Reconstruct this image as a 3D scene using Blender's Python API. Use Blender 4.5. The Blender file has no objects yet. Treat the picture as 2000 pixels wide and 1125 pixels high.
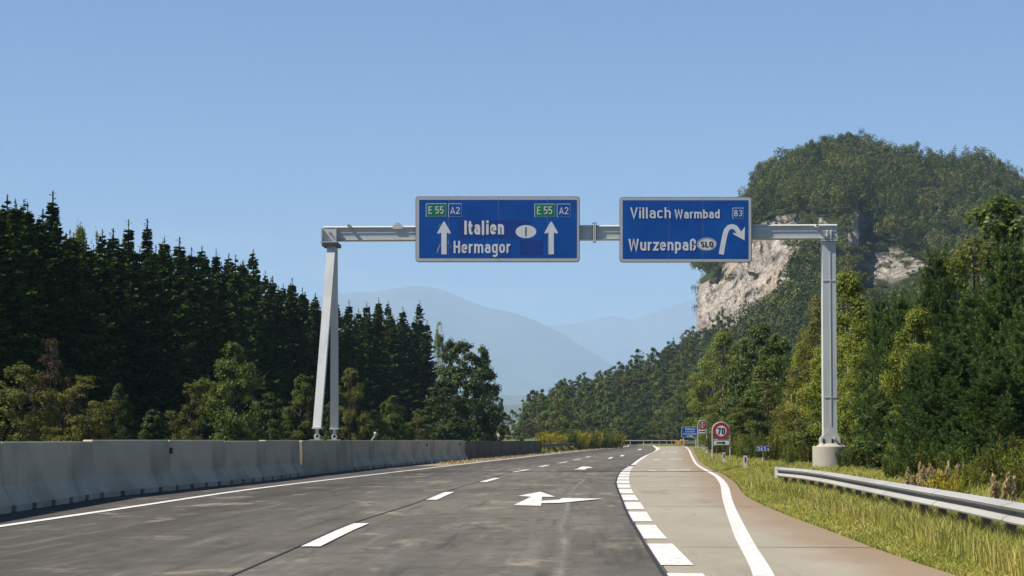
import bpy, math
import numpy as np
from mathutils import Vector, Matrix

# ------------------------------------------------------------------ camera, sky, sun, exposure
scene = bpy.context.scene
COL = scene.collection
F_PX, CX, CY = 3900.0, 1000.0, 562.5          # lens in pixels of the 2000 px wide photograph
HOR, VPX, CAM_H = 859.0, 1146.0, 1.1          # horizon row, vanishing column of the road, eye height
PITCH = math.atan((HOR - CY) / F_PX)
YAW = math.atan((VPX - CX) * math.cos(PITCH) / F_PX)
cam_d = bpy.data.cameras.new('camera'); cam = bpy.data.objects.new('camera', cam_d); COL.objects.link(cam)
cam.location = (0, 0, CAM_H); cam.rotation_euler = (math.pi / 2 + PITCH, 0, YAW)
cam_d.sensor_width = 36.0; cam_d.lens = 36.0 * F_PX / 2000.0
cam_d.clip_start = 0.1; cam_d.clip_end = 60000.0
scene.camera = cam

SUN_EL, SUN_AZ = math.radians(50.0), math.radians(255.0)      # azimuth clockwise from +Y
SUN_DIR = Vector((math.sin(SUN_AZ) * math.cos(SUN_EL), math.cos(SUN_AZ) * math.cos(SUN_EL), math.sin(SUN_EL)))
world = bpy.data.worlds.new('World'); scene.world = world; world.use_nodes = True
wn = world.node_tree; wn.nodes.clear()
w_out = wn.nodes.new('ShaderNodeOutputWorld'); w_bg = wn.nodes.new('ShaderNodeBackground')
w_sky = wn.nodes.new('ShaderNodeTexSky'); w_sky.sky_type = 'NISHITA'; w_sky.sun_disc = False
w_sky.sun_elevation = SUN_EL; w_sky.sun_rotation = SUN_AZ
w_sky.altitude = 600.0; w_sky.air_density = 1.0; w_sky.dust_density = 0.6; w_sky.ozone_density = 3.5
w_bg.inputs['Strength'].default_value = 0.050
w_tint = wn.nodes.new('ShaderNodeMix'); w_tint.data_type = 'RGBA'; w_tint.blend_type = 'MULTIPLY'; w_tint.inputs[0].default_value = 1.0; w_tint.inputs[7].default_value = (0.66, 0.93, 1.24, 1)
wn.links.new(w_sky.outputs['Color'], w_tint.inputs[6]); 
w_tc = wn.nodes.new('ShaderNodeTexCoord'); w_map = wn.nodes.new('ShaderNodeMapping'); w_map.inputs['Scale'].default_value = (9, 9, 42)       # thin fair-weather haze clouds low over the valley
w_no = wn.nodes.new('ShaderNodeTexNoise'); w_no.inputs['Detail'].default_value = 6; w_no.inputs['Roughness'].default_value = 0.6; w_no.inputs['Scale'].default_value = 1.0
w_sep = wn.nodes.new('ShaderNodeSeparateXYZ'); w_band = wn.nodes.new('ShaderNodeValToRGB'); w_thr = wn.nodes.new('ShaderNodeValToRGB'); w_mul = wn.nodes.new('ShaderNodeMath'); w_mul.operation = 'MULTIPLY'
e = w_band.color_ramp.elements; e[0].position = 0.045; e[0].color = (0, 0, 0, 1); e[1].position = 0.075; e[1].color = (1, 1, 1, 1); e2 = e.new(0.115); e2.color = (0, 0, 0, 1)
e = w_thr.color_ramp.elements; e[0].position = 0.50; e[0].color = (0, 0, 0, 1); e[1].position = 0.72; e[1].color = (0.40, 0.40, 0.40, 1)
w_cl = wn.nodes.new('ShaderNodeMix'); w_cl.data_type = 'RGBA'; w_cl.inputs[7].default_value = (11.0, 9.6, 9.4, 1)
wn.links.new(w_tc.outputs['Generated'], w_map.inputs[0]); wn.links.new(w_map.outputs[0], w_no.inputs['Vector']); wn.links.new(w_tc.outputs['Generated'], w_sep.inputs[0]); wn.links.new(w_sep.outputs['Z'], w_band.inputs[0])
wn.links.new(w_no.outputs['Fac'], w_thr.inputs[0]); wn.links.new(w_band.outputs[0], w_mul.inputs[0]); wn.links.new(w_thr.outputs[0], w_mul.inputs[1]); wn.links.new(w_mul.outputs[0], w_cl.inputs[0])
wn.links.new(w_tint.outputs[2], w_cl.inputs[6]); wn.links.new(w_cl.outputs[2], w_bg.inputs['Color']); wn.links.new(w_bg.outputs[0], w_out.inputs['Surface'])

sun_d = bpy.data.lights.new('sun', 'SUN'); sun = bpy.data.objects.new('sun', sun_d); COL.objects.link(sun)
sun_d.energy = 4.6; sun_d.angle = math.radians(0.5); sun_d.color = (1.0, 0.93, 0.82)
sun.rotation_euler = SUN_DIR.to_track_quat('Z', 'Y').to_euler(); sun.location = (-40, -10, 60)

scene.view_settings.view_transform = 'Standard'; scene.view_settings.look = 'None'
scene.view_settings.exposure = 0.84; scene.view_settings.gamma = 1.0
scene.cycles.max_bounces = 6; scene.cycles.diffuse_bounces = 2; scene.cycles.glossy_bounces = 2
scene.cycles.transmission_bounces = 3; scene.cycles.transparent_max_bounces = 8; scene.cycles.volume_bounces = 1
HAZE_DENSITY, HAZE_TOP = 0.72e-4, 1680.0

# ------------------------------------------------------------------ pixel of the survey photo -> world
_R = cam.rotation_euler.to_matrix()
def ray(x, y):
    return _R @ Vector(((x - CX) / F_PX, -(y - CY) / F_PX, -1.0))
def P(x, y, Y):
    """the point on the sight line of pixel (x, y) at world depth Y"""
    r = ray(x, y); return Vector((0, 0, CAM_H)) + r * (Y / r.y)
def G(x, y, z=0.0):
    """the point on the ground under pixel (x, y)"""
    r = ray(x, y); return Vector((0, 0, CAM_H)) + r * ((z - CAM_H) / r.z)
def X_at(x, Y): return P(x, HOR, Y).x
_Rn = np.array(_R)
def P_np(x, y, Y):
    c = np.stack([(x - CX) / F_PX, -(y - CY) / F_PX, -np.ones_like(x)], -1) @ _Rn.T
    return np.array([0, 0, CAM_H]) + c * (Y / c[..., 1])[..., None]

# ------------------------------------------------------------------ materials
def srgb(r, g, b):
    f = lambda c: (c / 255 / 12.92) if c <= 10 else ((c / 255 + 0.055) / 1.055) ** 2.4
    return (f(r), f(g), f(b))
class NT:
    def __init__(s, name):
        s.m = bpy.data.materials.new(name); s.m.use_nodes = True; s.t = s.m.node_tree; s.t.nodes.clear()
        s.out = s.n('ShaderNodeOutputMaterial')
    def n(s, typ, **kw):
        nd = s.t.nodes.new(typ)
        for k, v in kw.items(): setattr(nd, k, v)
        return nd
    def set(s, sock, v):
        if isinstance(v, bpy.types.NodeSocket): s.t.links.new(v, sock)
        elif v is not None:
            if isinstance(v, tuple) and len(v) == 3 and sock.type == 'RGBA': v = (*v, 1)
            sock.default_value = v
    def coord(s, scale=(1, 1, 1), kind='Object', loc=(0, 0, 0), rot=(0, 0, 0)):
        tc = s.n('ShaderNodeTexCoord'); mp = s.n('ShaderNodeMapping')
        s.t.links.new(tc.outputs[kind], mp.inputs['Vector'])
        mp.inputs['Scale'].default_value = scale; mp.inputs['Location'].default_value = loc; mp.inputs['Rotation'].default_value = rot
        return mp.outputs[0]
    def wcoord(s, scale=(1, 1, 1), loc=(0, 0, 0), rot=(0, 0, 0)):
        g = s.n('ShaderNodeNewGeometry'); mp = s.n('ShaderNodeMapping')
        s.t.links.new(g.outputs['Position'], mp.inputs['Vector'])
        mp.inputs['Scale'].default_value = scale; mp.inputs['Location'].default_value = loc; mp.inputs['Rotation'].default_value = rot
        return mp.outputs[0]
    def noise(s, vec, scale=5.0, detail=4.0, rough=0.6, dist=0.0):
        nd = s.n('ShaderNodeTexNoise'); s.set(nd.inputs['Vector'], vec)
        nd.inputs['Scale'].default_value = scale; nd.inputs['Detail'].default_value = detail
        nd.inputs['Roughness'].default_value = rough; nd.inputs['Distortion'].default_value = dist
        return nd.outputs['Fac']
    def ramp(s, fac, stops):
        nd = s.n('ShaderNodeValToRGB'); s.set(nd.inputs[0], fac); e = nd.color_ramp.elements
        while len(e) < len(stops): e.new(0.5)
        for k, (p, c) in enumerate(stops):
            e[k].position = p; e[k].color = (c, c, c, 1) if isinstance(c, (int, float)) else (*c, 1)
        return nd.outputs[0]
    def mix(s, fac, a, b, mode='MIX'):
        nd = s.n('ShaderNodeMix', data_type='RGBA', blend_type=mode)
        s.set(nd.inputs[0], fac); s.set(nd.inputs[6], a); s.set(nd.inputs[7], b); return nd.outputs[2]
    def math(s, op, a, b=None, clamp=False):
        nd = s.n('ShaderNodeMath', operation=op, use_clamp=clamp); s.set(nd.inputs[0], a)
        if b is not None: s.set(nd.inputs[1], b)
        return nd.outputs[0]
    def attr(s, name, out='Fac'):
        nd = s.n('ShaderNodeAttribute'); nd.attribute_name = name; return nd.outputs[out]
    def island(s):
        return s.n('ShaderNodeNewGeometry').outputs['Random Per Island']
    def objrnd(s): return s.n('ShaderNodeObjectInfo').outputs['Random']
    def bump(s, h, dist=0.01, strength=1.0):
        nd = s.n('ShaderNodeBump'); s.set(nd.inputs['Height'], h)
        nd.inputs['Distance'].default_value = dist; nd.inputs['Strength'].default_value = strength; return nd.outputs[0]
    def bsdf(s, color, rough=0.7, metal=0.0, normal=None, spec=0.4):
        b = s.n('ShaderNodeBsdfPrincipled'); s.set(b.inputs['Base Color'], color); s.set(b.inputs['Roughness'], rough)
        b.inputs['Metallic'].default_value = metal; b.inputs['Specular IOR Level'].default_value = spec
        if normal is not None: s.set(b.inputs['Normal'], normal)
        s.t.links.new(b.outputs[0], s.out.inputs['Surface']); return s.m

def mat_plain(name, col, rough=0.6, metal=0.0, var=0.12, scale=3.0, spec=0.4, dirt=None):
    t = NT(name); v = t.noise(t.coord(), scale, 5, 0.65)
    c = t.mix(t.ramp(v, [(0.3, 0.0), (0.75, 1.0)]), tuple(x * (1 - var) for x in col), tuple(min(1, x * (1 + var)) for x in col))
    if dirt:
        d = t.noise(t.coord((1, 1, 0.25)), scale * 1.7, 6, 0.7)
        c = t.mix(t.ramp(d, [(0.5, 0.0), (0.72, 0.75)]), c, dirt)
    return t.bsdf(c, rough, metal, spec=spec)

M = {}
def foliage(name, cols, trans=0.35, rough=0.55, clump=0.5):
    """leaves: colour differs leaf by leaf, clump by clump and tree by tree"""
    t = NT(name); r = t.island(); cl = t.noise(t.coord(), clump, 3, 0.6); ob = t.attr('tone') if name == 'hill_leaves' else t.objrnd()
    k = t.math('ADD', t.math('MULTIPLY', r, 0.42 if name == 'hill_leaves' else 0.66), t.math('MULTIPLY', t.math('SUBTRACT', cl, 0.5), 1.3))
    k = t.math('ADD', k, t.math('ADD', t.math('MULTIPLY', ob, 0.85 if name == 'hill_leaves' else 0.24), -0.07 if name == 'hill_leaves' else 0.05), True)
    n = len(cols)
    c = t.ramp(k, [(0.08 + 0.84 * i / (n - 1), cols[i]) for i in range(n)])
    d = t.n('ShaderNodeBsdfPrincipled'); t.set(d.inputs['Base Color'], c); d.inputs['Roughness'].default_value = rough
    d.inputs['Specular IOR Level'].default_value = 0.08 if 'needles' in name else 0.25
    tr = t.n('ShaderNodeBsdfTranslucent'); t.set(tr.inputs['Color'], t.mix(0.5, c, (c_ := cols[-1])))
    mx = t.n('ShaderNodeMixShader'); mx.inputs[0].default_value = trans
    t.t.links.new(d.outputs[0], mx.inputs[1]); t.t.links.new(tr.outputs[0], mx.inputs[2]); t.t.links.new(mx.outputs[0], t.out.inputs['Surface'])
    M[name] = t.m
foliage('spruce_needles', [(0.025, 0.043, 0.007), (0.043, 0.075, 0.011), (0.073, 0.108, 0.013)], 0.10)
foliage('pine_needles', [(0.031, 0.062, 0.016), (0.062, 0.106, 0.027), (0.109, 0.158, 0.036)], 0.15)
foliage('green_leaves', [(0.043, 0.072, 0.013), (0.092, 0.132, 0.018), (0.161, 0.197, 0.029)], 0.35)
foliage('dark_leaves', [(0.027, 0.046, 0.009), (0.049, 0.077, 0.012), (0.090, 0.127, 0.018)], 0.28)
foliage('olive_leaves', [(0.062, 0.072, 0.012), (0.117, 0.124, 0.017), (0.193, 0.182, 0.026)], 0.35)
foliage('birch_leaves', [(0.064, 0.105, 0.013), (0.122, 0.178, 0.021), (0.214, 0.259, 0.034), (0.286, 0.267, 0.029)], 0.40)
foliage('autumn_leaves', [(0.065, 0.081, 0.018), (0.130, 0.135, 0.025), (0.217, 0.170, 0.029)], 0.40)
foliage('brown_leaves', [(0.034, 0.026, 0.011), (0.064, 0.046, 0.016), (0.100, 0.066, 0.020)], 0.3)
foliage('hill_leaves', [(0.024, 0.043, 0.008), (0.051, 0.074, 0.011), (0.083, 0.107, 0.015), (0.128, 0.130, 0.019)], 0.25, clump=0.07)
foliage('flower_leaves', [(0.070, 0.100, 0.014), (0.130, 0.150, 0.018), (0.520, 0.400, 0.012), (0.680, 0.510, 0.015)], 0.3)
foliage('grass_blades', [(0.145, 0.189, 0.026), (0.259, 0.296, 0.043), (0.388, 0.387, 0.074), (0.533, 0.444, 0.138)], 0.40, clump=0.35)
foliage('dry_grass', [(0.261, 0.195, 0.090), (0.435, 0.330, 0.165), (0.609, 0.480, 0.270)], 0.35, clump=0.6)

def mk_bark(name, a, b, sc):
    t = NT(name); v = t.noise(t.coord((1, 1, 0.3)), sc, 6, 0.7)
    M[name] = t.bsdf(t.mix(t.ramp(v, [(0.35, 0.0), (0.65, 1.0)]), a, b), 0.9, normal=t.bump(v, 0.02))
mk_bark('bark', (0.030, 0.024, 0.018), (0.085, 0.068, 0.052), 9.0)
t = NT('birch_bark'); v = t.noise(t.coord((1, 1, 4.0)), 3.0, 4, 0.7)
M['birch_bark'] = t.bsdf(t.mix(t.ramp(v, [(0.42, 0.0), (0.52, 1.0)]), (0.06, 0.05, 0.04), (0.27, 0.25, 0.21)), 0.8)

# asphalt of the carriageway: fine grain, pale dust patches, wheel tracks, stains
t = NT('asphalt')
u = t.attr('u')                                                     # 0 at the inner edge, 1 at the outer edge
grain = t.noise(t.wcoord(), 28.0, 3, 0.8)
patch = t.noise(t.wcoord((1.0, 0.42, 1)), 0.9, 5, 0.62, 0.5)
patch2 = t.noise(t.wcoord((0.55, 0.16, 1), (7, 3, 0)), 0.55, 5, 0.6, 0.8)
big = t.noise(t.wcoord((1, 0.2, 1), (3, 9, 0)), 0.22, 3, 0.5)
mid = t.noise(t.wcoord((1, 0.55, 1), (2, 5, 0)), 3.2, 5, 0.75)
base = t.mix(t.ramp(grain, [(0.3, 0.0), (0.7, 1.0)]), (0.046, 0.043, 0.040), (0.084, 0.078, 0.071))
base = t.mix(t.ramp(mid, [(0.38, 0.0), (0.66, 0.75)]), base, (0.100, 0.092, 0.081))
base = t.mix(t.math('MULTIPLY', t.ramp(big, [(0.35, 0.0), (0.7, 1.0)]), 0.55), base, (0.040, 0.039, 0.038))
tk = t.math('SINE', t.math('MULTIPLY', u, 25.0)); base = t.mix(t.math('MULTIPLY', t.ramp(tk, [(0.55, 0.0), (0.95, 1.0)]), t.ramp(patch2, [(0.35, 0.15), (0.65, 0.5)])), base, (0.036, 0.034, 0.032))
dusty = t.ramp(u, [(0.38, 0.0), (0.60, 0.75), (0.9, 0.62), (1.0, 0.40)])
dn = t.math('MULTIPLY', t.ramp(patch2, [(0.34, 0.25), (0.62, 1.0)]), t.ramp(mid, [(0.30, 0.45), (0.62, 1.0)]))
base = t.mix(t.math('MULTIPLY', dusty, dn), base, (0.172, 0.158, 0.134))
pk = t.math('MULTIPLY', t.ramp(patch, [(0.56, 0.0), (0.66, 0.8)]), t.ramp(mid, [(0.40, 0.15), (0.56, 1.0)]))
pt = t.math('MULTIPLY', pk, t.ramp(patch2, [(0.36, 0.25), (0.54, 1.0)]))
base = t.mix(pt, base, (0.270, 0.232, 0.178))
lon = t.noise(t.wcoord((1.0, 0.045, 1), (4, 1, 0)), 3.4, 4, 0.65); base = t.mix(t.ramp(lon, [(0.54, 0.0), (0.70, 0.45)]), base, (0.165, 0.157, 0.142)); base = t.mix(t.ramp(lon, [(0.32, 0.5), (0.44, 0.0)]), base, (0.036, 0.035, 0.034))
yel = t.noise(t.wcoord((1, 0.5, 1), (1.7, 4.1, 0)), 0.42, 5, 0.7)
base = t.mix(t.math('MULTIPLY', t.ramp(yel, [(0.64, 0.0), (0.74, 1.0)]), 0.5), base, (0.24, 0.19, 0.06))
base = t.mix(t.ramp(t.noise(t.wcoord((1, 0.3, 1), (11, 2, 0)), 1.6, 5, 0.7), [(0.58, 0.0), (0.72, 0.6)]), base, (0.028, 0.027, 0.027))
M['asphalt'] = t.bsdf(t.mix(1.0, base, (1.10, 1.09, 1.04), 'MULTIPLY'), 0.95, normal=t.bump(grain, 0.004, 0.6), spec=0.08)

# concrete of the exit lane, reddish dirt on its outer edge, cross joints
t = NT('exit_concrete'); u = t.attr('u')
grain = t.noise(t.wcoord(), 22.0, 3, 0.8); big = t.noise(t.wcoord((1, 0.3, 1)), 0.6, 5, 0.65)
c = t.mix(t.ramp(big, [(0.3, 0.0), (0.7, 1.0)]), (0.275, 0.242, 0.184), (0.350, 0.312, 0.240))
c = t.mix(t.math('MULTIPLY', t.ramp(grain, [(0.3, 1.0), (0.7, 0.0)]), 0.25), c, (0.15, 0.135, 0.11))
tyre = t.noise(t.wcoord((1, 0.12, 1), (4, 0, 0)), 1.3, 5, 0.7, 0.6)
c = t.mix(t.ramp(tyre, [(0.56, 0.0), (0.74, 0.55)]), c, (0.120, 0.108, 0.092))
ed = t.math('ADD', u, t.math('MULTIPLY', t.math('SUBTRACT', t.noise(t.wcoord((1, 0.35, 1)), 1.4, 5, 0.7), 0.5), 0.5))
c = t.mix(t.ramp(ed, [(0.58, 0.0), (0.84, 0.8), (1.0, 0.95)]), c, (0.245, 0.176, 0.112))
M['exit_concrete'] = t.bsdf(c, 0.85, normal=t.bump(grain, 0.003, 0.5), spec=0.1)

t = NT('road_paint'); w = t.noise(t.wcoord(), 9.0, 6, 0.75); w2 = t.noise(t.wcoord((1, 0.4, 1)), 1.4, 4, 0.7)
c = t.mix(t.ramp(w, [(0.34, 1.0), (0.50, 0.0)]), (0.66, 0.635, 0.585), (0.36, 0.34, 0.30))
c = t.mix(t.math('MULTIPLY', t.ramp(w2, [(0.5, 0.0), (0.75, 1.0)]), 0.5), c, (0.44, 0.41, 0.355))
M['road_paint'] = t.bsdf(c, 0.6, spec=0.3)
M['faded_paint'] = mat_plain('faded_paint', (0.46, 0.43, 0.37), 0.7, var=0.25, scale=2.0)
M['joint_tar'] = mat_plain('joint_tar', (0.018, 0.018, 0.018), 0.7)
t = NT('crack_fill'); u = t.attr('u'); e_ = t.math('ABSOLUTE', t.math('SUBTRACT', u, 0.5)); nz = t.noise(t.wcoord((1, 0.5, 1)), 5.0, 5, 0.7); n2 = t.noise(t.wcoord((1, 0.25, 1), (3, 3, 0)), 1.1, 3, 0.6)
al = t.math('MULTIPLY', t.ramp(t.math('ADD', e_, t.math('MULTIPLY', t.math('SUBTRACT', nz, 0.5), 0.7)), [(0.02, 0.85), (0.42, 0.0)]), t.ramp(n2, [(0.30, 0.35), (0.60, 1.0)]))
t.bsdf((0.215, 0.200, 0.168), 0.95, spec=0.1); b_ = t.t.nodes[-1]; tp = t.n('ShaderNodeBsdfTransparent'); mx = t.n('ShaderNodeMixShader'); t.set(mx.inputs[0], al)
t.t.links.new(tp.outputs[0], mx.inputs[1]); t.t.links.new(b_.outputs[0], mx.inputs[2]); t.t.links.new(mx.outputs[0], t.out.inputs['Surface']); M['crack_fill'] = t.m
M['gravel'] = mat_plain('gravel', (0.26, 0.20, 0.12), 0.95, var=0.5, scale=1.5, dirt=(0.10, 0.12, 0.03))

def mk_ground(name, a, b, c3, sc=0.15):
    t = NT(name); v = t.noise(t.wcoord(), sc, 6, 0.65); g = t.noise(t.wcoord(), sc * 30, 3, 0.7)
    c = t.mix(t.ramp(v, [(0.35, 0.0), (0.65, 1.0)]), a, b)
    c = t.mix(t.ramp(g, [(0.45, 0.0), (0.7, 0.7)]), c, c3); M[name] = t.bsdf(c, 0.95, spec=0.1)
mk_ground('ground_soil', (0.050, 0.058, 0.020), (0.075, 0.080, 0.025), (0.060, 0.050, 0.024))
mk_ground('verge_soil', (0.130, 0.150, 0.030), (0.190, 0.185, 0.050), (0.110, 0.095, 0.040), 0.6)
mk_ground('crop_field', (0.110, 0.160, 0.050), (0.090, 0.130, 0.040), (0.120, 0.150, 0.060), 0.05)
mk_ground('stubble_field', (0.42, 0.28, 0.16), (0.36, 0.23, 0.13), (0.46, 0.32, 0.20), 0.05)
mk_ground('mountain_forest', (0.055, 0.070, 0.034), (0.120, 0.125, 0.085), (0.070, 0.080, 0.045), 0.0022)

# concrete of the barriers and footing
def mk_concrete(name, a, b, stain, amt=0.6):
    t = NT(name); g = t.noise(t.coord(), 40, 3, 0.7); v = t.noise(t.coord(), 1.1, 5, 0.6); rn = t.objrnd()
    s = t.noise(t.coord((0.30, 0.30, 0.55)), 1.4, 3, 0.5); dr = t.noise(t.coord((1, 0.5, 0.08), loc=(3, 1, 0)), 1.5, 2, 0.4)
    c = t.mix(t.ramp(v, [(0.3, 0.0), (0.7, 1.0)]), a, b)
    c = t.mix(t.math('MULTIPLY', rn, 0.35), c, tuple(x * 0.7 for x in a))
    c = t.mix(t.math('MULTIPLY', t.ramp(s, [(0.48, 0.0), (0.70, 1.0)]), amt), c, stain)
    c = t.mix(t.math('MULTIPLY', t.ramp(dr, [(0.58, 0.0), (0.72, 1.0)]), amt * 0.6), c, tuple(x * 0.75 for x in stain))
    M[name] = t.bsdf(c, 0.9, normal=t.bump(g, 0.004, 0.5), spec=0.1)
mk_concrete('barrier_concrete', (0.470, 0.405, 0.290), (0.550, 0.478, 0.350), (0.270, 0.235, 0.160), 0.65)
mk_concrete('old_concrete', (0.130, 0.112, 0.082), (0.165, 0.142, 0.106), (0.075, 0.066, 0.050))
mk_concrete('footing_concrete', (0.36, 0.335, 0.275), (0.43, 0.40, 0.335), (0.25, 0.225, 0.175), 0.5)
M['galvanised'] = mat_plain('galvanised', (0.50, 0.515, 0.51), 0.55, 0.25, 0.10, 1.4, dirt=(0.36, 0.36, 0.34))
M['painted_steel'] = mat_plain('painted_steel', (0.56, 0.565, 0.53), 0.55, 0.1, 0.07, 1.1, dirt=(0.42, 0.42, 0.40))
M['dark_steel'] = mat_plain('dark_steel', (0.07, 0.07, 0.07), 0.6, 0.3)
M['rusty_steel'] = mat_plain('rusty_steel', (0.20, 0.150, 0.105), 0.75, 0.2, 0.3, 5)
M['sign_back'] = mat_plain('sign_back', (0.28, 0.29, 0.29), 0.6, 0.3)
t = NT('sign_blue'); v = t.noise(t.coord(), 1.2, 4, 0.6); st = t.noise(t.coord((3, 1, 0.4)), 2.2, 5, 0.7)
c = t.mix(t.ramp(v, [(0.35, 0.0), (0.65, 1.0)]), (0.003, 0.062, 0.275), (0.004, 0.084, 0.345))
c = t.mix(t.math('MULTIPLY', t.ramp(st, [(0.5, 0.0), (0.75, 1.0)]), 0.18), c, (0.05, 0.11, 0.24))
M['sign_blue'] = t.bsdf(c, 0.55, spec=0.2)
M['sign_patch'] = mat_plain('sign_patch', (0.005, 0.040, 0.225), 0.5)
M['sign_white'] = mat_plain('sign_white', (0.66, 0.67, 0.66), 0.6, var=0.05, scale=2, dirt=(0.56, 0.57, 0.56))
M['sign_border'] = mat_plain('sign_border', (0.47, 0.47, 0.46), 0.6, var=0.06)
M['sign_green'] = mat_plain('sign_green', (0.006, 0.170, 0.085), 0.5)
M['sign_red'] = mat_plain('sign_red', (0.36, 0.015, 0.025), 0.5)
M['sign_black'] = mat_plain('sign_black', (0.012, 0.012, 0.013), 0.5)
M['plastic_white'] = mat_plain('plastic_white', (0.72, 0.71, 0.68), 0.5, dirt=(0.45, 0.42, 0.36))
M['orange_paint'] = mat_plain('orange_paint', (0.72, 0.34, 0.02), 0.5, dirt=(0.5, 0.22, 0.02))
M['wall_plaster'] = mat_plain('wall_plaster', (0.42, 0.41, 0.40), 0.8)
M['roof_tile'] = mat_plain('roof_tile', (0.30, 0.13, 0.09), 0.8)
M['window_glass'] = mat_plain('window_glass', (0.03, 0.04, 0.05), 0.15, spec=0.6)

# limestone + forest floor of the hill
t = NT('hill_rock'); rk = t.attr('rock')
strat = t.noise(t.wcoord((1, 0.5, 0.26)), 0.24, 7, 0.74, 0.5); fine = t.noise(t.wcoord((1, 0.5, 0.22)), 0.75, 6, 0.75)
tint = t.noise(t.wcoord((1, 1, 0.6), (5, 2, 1)), 0.06, 4, 0.6)
rc = t.ramp(strat, [(0.36, (0.075, 0.066, 0.056)), (0.46, (0.24, 0.21, 0.175)), (0.56, (0.38, 0.34, 0.285)), (0.72, (0.47, 0.43, 0.37))])
rc = t.mix(t.math('MULTIPLY', t.ramp(tint, [(0.48, 0.0), (0.66, 1.0)]), 0.40), rc, (0.36, 0.25, 0.155))
rc = t.mix(t.math('MULTIPLY', t.ramp(tint, [(0.30, 1.0), (0.45, 0.0)]), 0.5), rc, (0.155, 0.142, 0.130))
rc = t.mix(t.ramp(fine, [(0.53, 0.0), (0.64, 0.8)]), rc, (0.085, 0.074, 0.064))
ck = t.math('ABSOLUTE', t.math('SUBTRACT', t.noise(t.wcoord((1, 0.6, 0.10), (3, 1, 4)), 0.30, 5, 0.7, 0.4), 0.5)); ck2 = t.math('ABSOLUTE', t.math('SUBTRACT', t.noise(t.wcoord((0.35, 0.35, 1), (9, 1, 4)), 0.28, 4, 0.7, 0.6), 0.5))
rc = t.mix(t.ramp(ck, [(0.0, 0.85), (0.028, 0.0)]), rc, (0.055, 0.048, 0.042)); rc = t.mix(t.ramp(ck2, [(0.0, 0.6), (0.018, 0.0)]), rc, (0.070, 0.062, 0.052))
gr = t.mix(t.ramp(fine, [(0.4, 0.0), (0.6, 1.0)]), (0.020, 0.030, 0.009), (0.045, 0.052, 0.016))
M['hill_rock'] = t.bsdf(t.mix(rk, gr, rc), 0.9, spec=0.15, normal=t.bump(strat, 1.5, 0.7))

# ------------------------------------------------------------------ object helpers
def props(o, label=None, cat=None, group=None, kind=None):
    if label: o['label'] = label
    if cat: o['category'] = cat
    if group: o['group'] = group
    if kind: o['kind'] = kind
    return o
def link(name, me, parent=None):
    o = bpy.data.objects.new(name, me); COL.objects.link(o)
    if parent is not None: o.parent = parent
    return o
def thing(name, label, cat, loc=(0, 0, 0), group=None):
    o = link(name, None); o.location = loc; o.empty_display_size = 0.3
    return props(o, label, cat, group)
def mesh_np(name, V, Fs, mats, midx=None, smooth=False):
    """V (n,3); Fs list of (m,k) index arrays; midx list of material indices per array"""
    me = bpy.data.meshes.new(name); V = np.asarray(V, np.float32)
    Fs = [np.asarray(f, np.int32) for f in Fs if len(f)]
    me.vertices.add(len(V)); me.vertices.foreach_set('co', V.ravel())
    nl = sum(f.size for f in Fs); npoly = sum(len(f) for f in Fs)
    me.loops.add(nl); me.loops.foreach_set('vertex_index', np.concatenate([f.ravel() for f in Fs]))
    me.polygons.add(npoly)
    tot = np.concatenate([np.full(len(f), f.shape[1], np.int32) for f in Fs])
    me.polygons.foreach_set('loop_start', np.concatenate([[0], np.cumsum(tot)[:-1]]).astype(np.int32))
    for m in mats: me.materials.append(M[m] if isinstance(m, str) else m)
    if midx is not None:
        me.polygons.foreach_set('material_index', np.concatenate([np.full(len(f), i, np.int32) for f, i in zip(Fs, midx)]))
    me.update(calc_edges=True)
    if smooth: me.polygons.foreach_set('use_smooth', np.ones(npoly, bool))
    return me
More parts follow.
